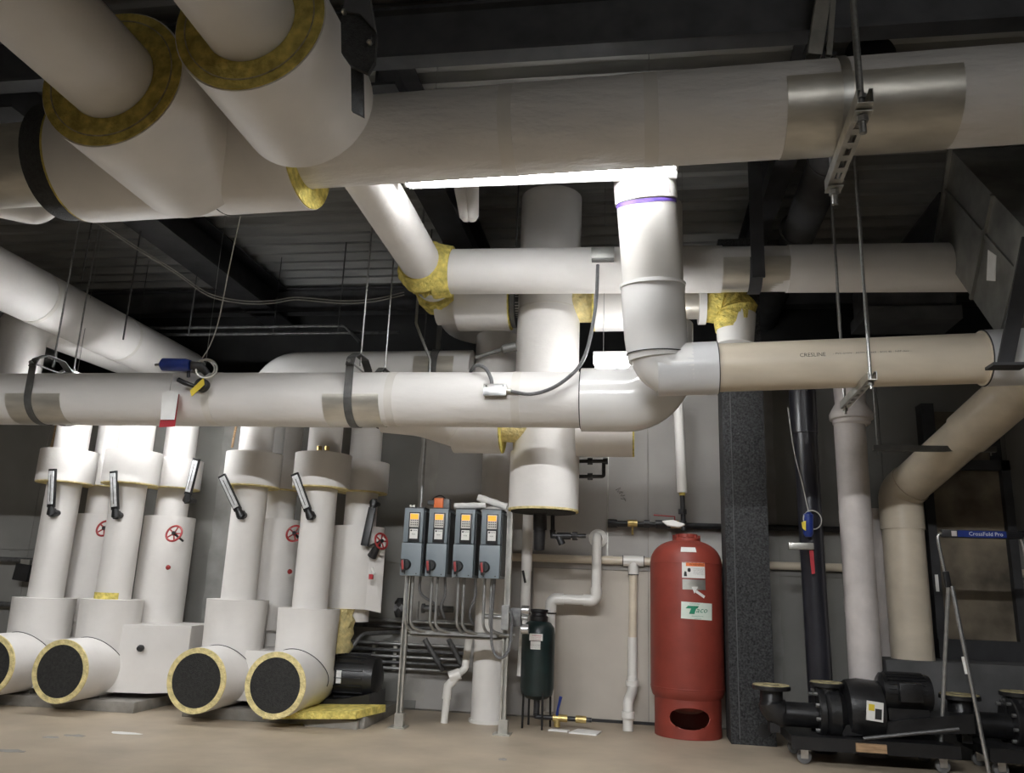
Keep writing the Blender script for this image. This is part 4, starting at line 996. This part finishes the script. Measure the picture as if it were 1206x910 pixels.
def patch(name, x0, z0, w_, h_, m, parent, off=.002, rot=0):
    mb = MB(); n = 10; f_ = tw(x0, z0, off); c, s = cos(rot), sin(rot)
    for i in range(n + 1):
        for yy in (-h_ / 2, h_ / 2):
            xx = -w_ / 2 + w_ * i / n; mb.v.append(f_(xx * c - yy * s, xx * s + yy * c))
    for i in range(n): mb.f.append((2 * i, 2 * i + 2, 2 * i + 3, 2 * i + 1))
    return obj(name, mb, m, parent)
zl = lambda py: at(812, py, TY - TR).z
xl_ = lambda px, py: at(px, py, TY - TR).x - TX
wl = patch('warning_label', .055, zl(671), .225, .148, PAPER, t)
patch('orange_stripe', .055 + .018, zl(664.5), .185, .032, ORP, wl, .004)
text('print', 'WARNING', .030, tw(.085, zl(664.5), .0055), INK, wl)
for k in range(4): text('print', 'DO NOT REMOVE OR ADJUST' if k % 2 else 'READ MANUAL BEFORE USE', .0085, tw(.105, zl(669.5) - .016 * k, .004), INK, wl)
obj('pictogram', MB().add([tw(.055 - .045 + .018 * cos(a) * (1 if i % 2 else .8), zl(671) + .020 * sin(a), .005)(0, 0) for i, a in enumerate([2 * pi * k / 12 for k in range(12)])], [tuple(range(12))]).add([tw(.055 - .085 + dx, zl(676) + dz, .005)(0, 0) for dx, dz in ((-.01, -.02), (.02, -.02), (.015, .02), (.0, .03), (-.008, .01))], [tuple(range(5))]), INK, wl)
patch('rating_plate', .058, zl(688), .225, .095, GALV, t)
sl = patch('top_label', .0, 1.0, .001, .001, PAPER, t); bpy.data.objects.remove(sl)
# tape on the dome
dz = 1.735; dr = .352 * cos(.62) ** .8
mb = MB()
for i in range(7):
    a = -.20 + .46 * i / 6
    for rr, z in ((.322, 1.700), (.286, 1.747)): mb.v.append(V((TX + (rr + .012) * sin(a), TY - (rr + .012) * cos(a), z)))
for i in range(6): mb.f.append((2 * i, 2 * i + 2, 2 * i + 3, 2 * i + 1))
obj('serial_label', mb, PAPER, t)
ta = patch('arrow_sticker', .115, zl(699), .10, .026, PAPER, t, rot=radians(-32))
obj('arrow_head', MB().add([tw(.066, zl(695) + .012, .004)(dx, dz_) for dx, dz_ in ((-.034, .022), (.030, .026), (-.010, -.040))], [(0, 1, 2)]), PAPER, t)
ml = patch('maker_label', .085, zl(719), .31, .155, LGRN, t, rot=radians(-2))
text('print', 'aco', .072, tw(.125, zl(718), .004), GRNP, ml, shear=.3, wid=1.15)
mk = MB().add([tw(.026, zl(718), .010)(dx, dz_) for dx, dz_ in ((-.055, .014), (.055, .014), (.072, .038), (-.032, .038))], [(0, 1, 2, 3)]).add([tw(.026, zl(718), .0105)(dx, dz_) for dx, dz_ in ((-.024, -.036), (.026, -.036), (.046, .016), (-.002, .016))], [(0, 1, 2, 3)])
obj('logo_letter', mk, GRNP, ml)
text('print', 'COMFORTABLE', .014, tw(.055, zl(711), .004), GRNP, ml, shear=.3)
text('print', 'www.taco-hvac.com', .014, tw(.085, zl(725), .004), GRNP, ml)
text('print', 'CRANSTON RI', .010, tw(.085, zl(728), .004), INK, ml)
tag(obj('paper_tag', MB().prism([at(780, 613, 8.3), at(793, 612, 8.3), at(807, 617, 8.3), at(800, 620, 8.3), at(786, 618, 8.3)], (0, .012, -.01)), PAPER), 'crumpled paper tag lying on top of the red tank', 'paper')

GX, GY, GR = -.955, 8.32, .165
t = thing('buffer_tank', 'small dark green tank on thin legs under the white elbow pipe', 'tank', (GX, GY, 0))
obj('shell', MB().lathe([(.03, .25), (.10, .265), (.15, .30), (.165, .37), (.165, .86), (.155, .93), (.12, .975), (.085, .99)], (GX, GY, 0), n=40), GREEN, t)
obj('neck', MB().lathe([(.085, 0), (.09, .01), (.09, .05), (.075, .06), (.075, .085), (.09, .09), (.09, .115), (.05, .12)], (GX, GY, .985), n=20), BLK, t)
for an in (.6, 2.2, 3.8, 5.2):
    obj('leg', MB().tube([(GX + .15 * cos(an), GY + .15 * sin(an), .34), (GX + .155 * cos(an), GY + .155 * sin(an), .0)], .011, 8), BLK, t)
obj('drain_pipe', MB().tube([(GX, GY, .27), (GX, GY, .12), (GX, GY, .11)], .03, 14), BLKI, t)
def gw(x, y): R2 = GR + .002; return V((GX + R2 * sin(x / R2), GY - R2 * cos(x / R2), .80 + y))
for nm, x0, x1, z0, z1, m in (('warning_label', -.075, .06, .01, .075, PAPER), ('data_label', -.06, .04, -.07, .005, PAPER)):
    mb = MB()
    for i in range(7):
        for z in (z0, z1): mb.v.append(gw(x0 + (x1 - x0) * i / 6, z))
    for i in range(6): mb.f.append((2 * i, 2 * i + 2, 2 * i + 3, 2 * i + 1))
    lo = obj(nm, mb, m, t)
    if nm == 'warning_label': text('print', 'WARNING', .020, lambda x, y: gw(x, y + .058) + V((0, -.002, 0)), TAGR, lo)
    for k in range(3): text('print', 'CONTENTS UNDER PRESSURE', .0075, lambda x, y, k=k, z1=z1, x0=x0, x1=x1: gw(x + (x0 + x1) / 2, y + z1 - .034 - .014 * k) + V((0, -.002, 0)), TAGR if nm[0] == 'w' else INK, lo)
# floor valve line
t = thing('floor_valve', 'brass valve with blue lever on the floor beside the green tank', 'valve', atz(650, 856, .0))
Y = 8.30; a = V((GX + .03, Y, .10)); b = V((-.42, Y, .10))
obj('pipe', MB().tube([(GX, Y, .14), (GX, Y, .10), a, b], .022, 12), BLKI, t)
xv = at(656, 850, Y).x
obj('brass_body', MB().tube([(xv - .04, Y, .10), (xv + .1, Y, .10)], .034, 12).tube([(xv, Y, .10), (xv, Y, .02)], .03, 12), BRASS, t)
obj('brass_coupling', MB().tube([(xv + .18, Y, .1), (xv + .28, Y, .1)], .034, 10), BRASS, t)
obj('lever', MB().tube([(xv, Y - .02, .13), (xv + .01, Y - .03, .19), (xv + .035, Y - .03, .30)], [.014, .012, .016], 8), BLUE, t)
a = atz(683, 855, .0); b = atz(705, 855, 0)
tag(obj('floor_paper', MB().prism([V((-.62, 8.10, .001)), V((-.36, 8.06, .001)), V((-.32, 8.28, .001)), V((-.55, 8.33, .001))], (0, 0, .012)), PAPER), 'white sheet of paper on the floor near the brass valve', 'paper')
tag(obj('floor_paper', MB().prism([V((-.82, 8.16, .001)), V((-.64, 8.14, .001)), V((-.62, 8.22, .001)), V((-.80, 8.24, .001))], (0, 0, .012)), PAPER), 'scrap of paper under the floor valve line', 'paper')
for i, (px, py, w_) in enumerate(((148, 863, .30), (88, 866, .2), (60, 868, .14), (15, 884, .25), (592, 894, .08))):
    p = atz(px, py, .001)
    mb = MB(); n = 12; rr = random.Random(i)
    mb.prism([p + V((w_ / 2 * cos(2 * pi * k / n) * rr.uniform(.7, 1.1), .05 * sin(2 * pi * k / n) * rr.uniform(.5, 1.2), 0)) for k in range(n)], (0, 0, .002))
    tag(obj('floor_flake', mb, PAPER if i == 0 else MUD), ['pale peeling flake on the floor below the second pump riser', 'faint worn floor patch left of the biggest flake', 'small faint floor patch at lower left', 'faint floor patch near the lower left corner', 'tiny pale chip on the floor before the rack foot'][i], 'floor flake')

# ================================================================== VALVE GAUGE ITEMS
p = at(240, 452, 6.33)
t = thing('balancing_valve', 'blue handled valve with yellow flag on the near lower main', 'valve', p)
a, b = at(188, 429, 6.2), at(224, 430, 6.2)
obj('blue_handle', MB().tube([a + V((.01, 0, 0)), a.lerp(b, .12), a.lerp(b, .85), b], [.03, .056, .056, .045], 18), BLUE, t)
obj('tip', MB().tube([a, a + V((-.04, 0, -.005))], .012, 8), GALV, t)
obj('body', MB().tube([b, at(236, 431, 6.25), at(244, 440, 6.3)], [.036, .04, .03], 14).tube([at(222, 436, 6.25), at(222, 444, 6.25)], .015, 8), BLKI, t)
obj('loop', MB().torus(at(243, 434, 6.25), (.35, -1, .1), .085, .010, 32, 8), GALV, t)
obj('loop', MB().torus(at(240, 434, 6.3), (.5, -1, .2), .085, .007, 32, 8), WIRE, t)
obj('stem', MB().lathe([(.055, 0), (.06, .02), (.06, .07), (.03, .09)], at(241, 455, 6.38), (0, -1, 0), 20), BLKI, t)
obj('lever', MB().tube([at(210, 447, 6.25), at(218, 451, 6.25), at(236, 457, 6.28)], [.022, .022, .016], 10), BLK, t)
obj('yellow_flag', MB().prism([at(240, 445, 6.22), at(241, 453, 6.22), at(226, 467, 6.22), at(224, 460, 6.22)], (0, -.006, 0)), YEL, t)
q = [at(192, 463, 6.3), at(199, 459, 6.3), at(210, 463, 6.3), at(208, 496, 6.3), at(188, 496, 6.3)]
t = thing('hanging_tag', 'white and red paper tag hanging from the blue handled valve', 'tag', q[4])
obj('red_card', MB().prism([at(194, 466, 6.32), at(211, 464, 6.32), at(206, 502, 6.32), at(187, 503, 6.32)], (0, .004, 0)), TAGR, t)
obj('white_sheet', MB().prism([at(191, 463, 6.30), at(200, 459, 6.30), at(210, 463, 6.30), at(205, 494, 6.30), at(189, 494, 6.30)], (0, .006, 0)), PAPER, t)
obj('string', MB().tube([at(200, 460, 6.30), at(203, 440, 6.25)], .003, 6), WIRE, t)
# valve and tag on the black riser
t = thing('gauge_valve', 'blue handled gauge valve wired to the black vertical pipe', 'valve', at(952, 620, 7.85))
Yv = 7.84
obj('blue_handle', MB().tube([at(952, 603, Yv), at(952, 606, Yv), at(952, 628, Yv), at(952, 632, Yv)], [.02, .045, .045, .03], 16), BLUE, t)
obj('loop', MB().torus(at(957, 612, Yv), (.2, -1, 0), .085, .006, 30, 8), WIRE, t)
obj('yellow_flag', MB().prism([at(944, 615, Yv - .05), at(949, 613, Yv - .05), at(949, 625, Yv - .05), at(945, 622, Yv - .05)], (0, -.005, 0)), YEL, t)
obj('cable', MB().tube(smoothpath([at(928, 480, 7.86), at(935, 530, 7.84), at(945, 570, Yv), at(952, 602, Yv)]), .005, 6), WIRE, t)
t = tag(obj('pipe_clamp', MB().box(at(943, 643, 7.84), (.22, .06, .06), None, .006), GALV), 'short strut clamp on the black vertical pipe', 'clamp')
tag(obj('red_tag', MB().prism([at(953, 648, 7.83), at(958, 648, 7.83), at(960, 675, 7.83), at(956, 676, 7.83)], (0, .004, 0)), TAGR), 'red strip tag hanging below the strut clamp', 'tag')

# junction box on lower main with flexible conduit
bp_ = at(583.5, 460, 6.34)
t = thing('junction_box', 'bright metal junction box on the near lower main', 'junction box', bp_)
obj('box', MB().box(bp_, (.185, .07, .095), None, .004), GALV, t)
cv = obj('cover', MB().box(bp_ + V((0, -.038, 0)), (.19, .006, .10), None, .002), ALU, t)
for s in (-1, 1): obj('screw', MB().lathe([(.006, 0), (.006, .004)], bp_ + V((s * .07, -.041, .03)), (0, -1, 0), 8), INK, cv)
obj('connector', MB().tube([bp_ + V((.09, 0, 0)), bp_ + V((.13, 0, -.005))], .022, 10), GALV, t)
tag(obj('flexible_conduit', MB().tube(smoothpath([bp_ + V((.12, 0, -.005)), at(625, 464, 6.33), at(650, 457, 6.32), at(672, 442, 6.32), at(686, 425, 6.36), at(695, 398, 6.5), at(702, 355, 6.65), at(704, 312, 6.74)]), .0155, 12), FLEX), 'long flexible conduit joining the two junction boxes', 'conduit')
tag(obj('flexible_conduit', MB().tube(smoothpath([bp_ + V((-.03, 0, .045)), at(578, 445, 6.34), at(572, 434, 6.36), at(562, 430, 6.4), at(555, 436, 6.5), at(553, 445, 6.6)]), .0155, 12), FLEX), 'short curled flexible conduit above the bright junction box', 'conduit')

# cables under the deck
for i, off in enumerate((0, 3)):
    tag(obj('cable', MB().tube(smoothpath([at(x, y + off, Y) for x, y, Y in ((108, 256, 6.6), (160, 290, 6.8), (205, 318, 7.0), (245, 345, 7.2), (285, 354, 7.4), (320, 354, 7.5), (350, 350, 7.6), (400, 354, 7.6), (440, 352, 7.6), (476, 344, 7.6))]), .006, 6), WIRE), ['upper grey cable drooping under the dark deck at left', 'lower grey cable drooping under the dark deck at left'][i], 'cable')
tag(obj('cable', MB().tube(smoothpath([at(283, 255, 5.3), at(270, 315, 5.7), at(258, 375, 6.1), at(248, 405, 6.2), at(238, 422, 6.25)]), .0045, 6), WIRE), 'thin white cable dropping to the blue handled valve', 'cable')
for i, (y0, y1, Y) in enumerate(((386, 380, 9.3), (394, 392, 9.3))):
    a, b = at(200, y0, Y), at(420 if i == 0 else 470, y1, Y)
    t = thing('sprinkler_pipe', ['upper thin dark pipe in the gloom above the lower mains', 'lower thin dark pipe in the gloom above the lower mains'][i], 'pipe', (b.x, Y, a.z - .3))
    obj('pipe', MB().tube([V((-7.5, Y, a.z)), V((b.x, Y, a.z))] if i else fil([V((-7.5, Y, a.z)), V((b.x - .15, Y, a.z)), V((b.x + .1, Y - .1, a.z - .25))], .1), .02, 10), CONDD, t)
    for xx in (-6.5, -4.6): obj('hanger_rod', MB().cyl((xx, Y, a.z), (xx, Y, ZD), .006, n=6), DKROD, t)

# small insulated hook pipes near the deck
for i, (px, py, px2) in enumerate(((537, 185, 549), (556, 185, 556))):
    Y = 6.2; a = at(px, 170, Y); b = at(px2, 255, Y + .25)
    tag(obj('small_pipe', MB().tube([a, at((px + px2) / 2, 222, Y + .15), b, b + V((0, .03, -.02))], [.06, .06, .06, .035], 18), JACK), ['left thin white pipe end hanging under the strip light', 'right thin white pipe end hanging under the strip light'][i], 'pipe')

# ================================================================== PUMPS ON DOLLIES (right)
PY = 7.62
def pump(x0):
    t = thing('pump', 'black pump with pale flange faces on the nearer dolly, label on its guard', 'pump', (x0, PY, .2), 'spare pumps on dollies')
    zc = .50; g = lambda px, py: at(px, py, PY)
    xf = g(908, 805).x; zf_ = g(908, 806).z; xd_ = g(973, 803).x; zd_ = g(973, 803).z
    zc = g(960, 838).z
    obj('suction_elbow', MB().tube(fil([(xf, PY, zf_ - .02), (xf, PY, zc - .03), (xf + .42, PY, zc - .03)], .13, 8), [.095] * 2 + [.115] * 7 + [.10] * 2, 24), BLKP, t)
    fl = obj('suction_flange', MB().lathe([(.155, 0), (.16, .005), (.16, .03), (.155, .035)], (xf, PY, zf_ - .04), n=32), BLKP, t)
    obj('gasket_face', MB().ring((xf, PY, zf_ - .004), (0, 0, 1), .07, .152, .006, 32), RUST, fl)
    obj('elbow_foot', MB().bx(xf - .03, xf + .05, PY - .06, PY + .06, .2, zc - .1), BLKP, t)
    obj('volute_flange', MB().lathe([(.20, 0), (.21, .01), (.21, .05), (.19, .055)], (xf + .36, PY, zc), (1, 0, 0), 36), BLKP, t)
    for k in range(10):
        an = 2 * pi * k / 10 + .2; obj('bolt', MB().lathe([(.016, 0), (.016, .03)], (xf + .36, PY + .175 * cos(an), zc + .175 * sin(an)), (-1, 0, 0), 6), ROD, t)
    obj('volute', MB().lathe([(.17, 0), (.205, .04), (.205, .12), (.15, .18), (.12, .22)], (xf + .41, PY, zc), (1, 0, 0), 36).tube([(xd_, PY, zc), (xd_, PY, zd_ - .03)], .10, 24), BLKP, t)
    f2 = obj('discharge_flange', MB().lathe([(.135, 0), (.14, .004), (.14, .03), (.135, .034)], (xd_, PY, zd_ - .036), n=32), BLKP, t)
    obj('gasket_face', MB().ring((xd_, PY, zd_ - .003), (0, 0, 1), .06, .13, .006, 32), RUST, f2)
    xg0, xg1 = g(992, 0).x, g(1037, 0).x; xg0 = g(992, 820).x; xg1 = g(1037, 820).x; zg = g(1010, 790).z
    obj('coupling_guard', MB().lathe([(.12, 0), (.235, .02), (.25, .12), (.235, xg1 - xg0 - .02), (.15, xg1 - xg0)], (xg0, PY, zc + .04), (1, 0, 0), 12), BLKP, t)
    lb = obj('warning_label', MB().box(V((xg0 + .19, PY - .248, zc + .06)), (.13, .008, .15), Matrix.Rotation(.1, 3, 'Y')), PAPER, t)
    obj('yellow_mark', MB().box(V((xg0 + .165, PY - .253, zc + .09)), (.045, .006, .05), Matrix.Rotation(.1, 3, 'Y')), YEL, lb)
    obj('black_mark', MB().box(V((xg0 + .215, PY - .253, zc + .04)), (.05, .006, .08), Matrix.Rotation(.1, 3, 'Y')), INK, lb)
    xm0, xm1 = g(1037, 815).x, g(1098, 815).x; zm = g(1068, 815).z
    obj('motor', MB().lathe([(.12, 0), (.15, .02), (.15, xm1 - xm0 - .05), (.14, xm1 - xm0 - .01), (.11, xm1 - xm0)], (xm0 - .02, PY, zm), (1, 0, 0), 36), BLKP, t)
    obj('terminal_box', MB().bx(xm0 + .1, xm0 + .28, PY - .2, PY - .1, zm - .06, zm + .09, .01), BLKP, t)
    mb = MB()
    for k in range(14):
        an = pi * k / 13; mb.box(V((xm0 + .18, PY - cos(an) * .152, zm + sin(an) * .152)), (.30, .006, .018), Matrix.Rotation(pi / 2 - an, 3, 'X'))
    obj('cooling_fins', mb, BLKP, t)
    zb = .36
    obj('base_frame', MB().prism([(xg0 - .05, PY - .16, .22), (xm1 + .25, PY - .16, .30), (xm1 + .25, PY - .16, .45), (xg0 + .1, PY - .16, .32), (xg0 - .05, PY - .16, .30)], (0, .32, 0)), BLKP, t)
    obj('motor_foot', MB().bx(xm0 + .02, xm0 + .34, PY - .12, PY + .12, .36, zm - .12), BLKP, t)
    return t
pmp = pump(1.1)
dup(pmp, pmp.location + V((1.53, .05, 0)), 'black pump in shadow behind the step ladder at the right edge', 'spare pumps on dollies')
def dolly(x0, x1, label):
    t = thing('dolly', label, 'dolly', ((x0 + x1) / 2, PY, 0), 'low black dollies')
    obj('platform', MB().bx(x0, x1, PY - .30, PY + .30, .14, .215, .008), BLKP, t)
    obj('rim', MB().bx(x0 - .01, x1 + .01, PY - .315, PY - .295, .12, .22), BLK, t)
    for i, (x, y) in enumerate(((x0 + .10, PY - .20), (x1 - .10, PY - .20), (x0 + .10, PY + .22), (x1 - .10, PY + .22))):
        cs = obj('caster', MB().bx(x - .05, x + .05, y - .04, y + .04, .125, .14).bx(x - .03, x + .03, y - .034, y - .026, .04, .13).bx(x - .03, x + .03, y + .026, y + .034, .04, .13), ALU, t)
        obj('wheel', MB().lathe([(.045, -.022), (.055, -.018), (.055, .018), (.045, .022)], (x, y, .055), (0, 1, 0), 24), RUBW, cs)
    return t
dolly(1.26, 2.52, 'black dolly on casters under the nearer pump')
dolly(2.75, 4.05, 'black dolly in shadow under the rear pump at right edge')
tag(obj('wood_block', MB().bx(1.74, 1.97, PY - .345, PY - .318, .135, .20), WOOD), 'raw wood block wedged on the front of the nearer dolly', 'wood block')
tag(obj('steel_bar', MB().tube([(1.80, PY - .33, .235), (2.50, PY - .40, .36)], .014, 8), DKROD), 'thin steel bar leaning across the front of the nearer dolly', 'bar')

# ================================================================== STEP LADDER
LY = 7.35
g = lambda px, py: at(px, py, LY)
t = thing('step_ladder', 'bright tubular step ladder frame with a blue and black top bar', 'ladder', (2.7, LY, 0))
a = g(1104, 632); kx = g(1114, 690)
obj('rail', MB().tube(smoothpath([g(1110, 627), g(1105, 631), g(1106, 642), g(1114, 680)]), .014, 12), ALU, t)
obj('hinge', MB().box(g(1115, 682), (.045, .05, .13), Matrix.Rotation(-.1, 3, 'Y'), .006), BLK, t)
f1 = g(1117, 690); obj('leg', MB().tube([f1, V((g(1118, 905).x, LY + .22, .0))], .016, 12), COND, t)
fl_ = V((g(1158, 905).x, LY - .12, 0)); obj('leg', MB().tube([f1 + V((.02, -.02, 0)), fl_], .017, 12), ALU, t)
obj('rail_sticker', MB().tube([f1.lerp(fl_, .38), f1.lerp(fl_, .47)], .0185, 12), PAPER, t)
ta, tb = g(1108, 628), g(1203, 628)
W3 = tb.x - ta.x
obj('top_bar', MB().bx(ta.x, tb.x, LY - .03, LY + .03, ta.z - .032, ta.z + .032, .01), BLK, t)
lbx = g(1126, 628).x; lbe = g(1183, 628).x
lb = obj('blue_label', MB().bx(lbx, lbe, LY - .034, LY - .029, ta.z - .027, ta.z + .027), BLUE, t)
text('print', 'CrossFold Pro', .045, flat(((lbx + lbe) / 2 + .03, LY - .034, ta.z)), GLS, lb)
obj('red_mark', MB().bx(g(1119, 628).x, g(1125, 628).x, LY - .034, LY - .029, ta.z - .022, ta.z + .022), CAST, t)
obj('rail', MB().tube(smoothpath([g(1196, 628), g(1201, 632), g(1205, 642), g(1213, 680)]), .014, 12), ALU, t)
x2 = W3 * 1.0
obj('leg', MB().tube([g(1213, 680), fl_ + V((.80, 0, 0))], .017, 12), ALU, t)
obj('leg', MB().tube([g(1213, 680), V((g(1118, 905).x + .80, LY + .22, .0))], .016, 12), COND, t)
# black wall rail and box at far left
for i, (py, Y) in enumerate(((659, 8.8), (712, 8.8))):
    z = at(20, py, Y).z; b = at(42 if i == 0 else 22, py, Y)
    tag(obj('wall_rail', MB().tube([V((-8.0, Y, z)), V((-5.85, Y, z))], .028, 12), CONDD), ['upper grey pipe on the wall at the far left', 'lower grey pipe on the wall at the far left'][i], 'pipe')
p = at(29, 674, 8.75)
t = thing('wall_box', 'small black box hanging from the far left wall pipe', 'box', p)
obj('box', MB().box(p, (.19, .12, .19), Matrix.Rotation(.1, 3, 'Y'), .008), BLK, t); obj('bracket', MB().box(p + V((0, 0, .12)), (.12, .05, .06)), GALV, t)
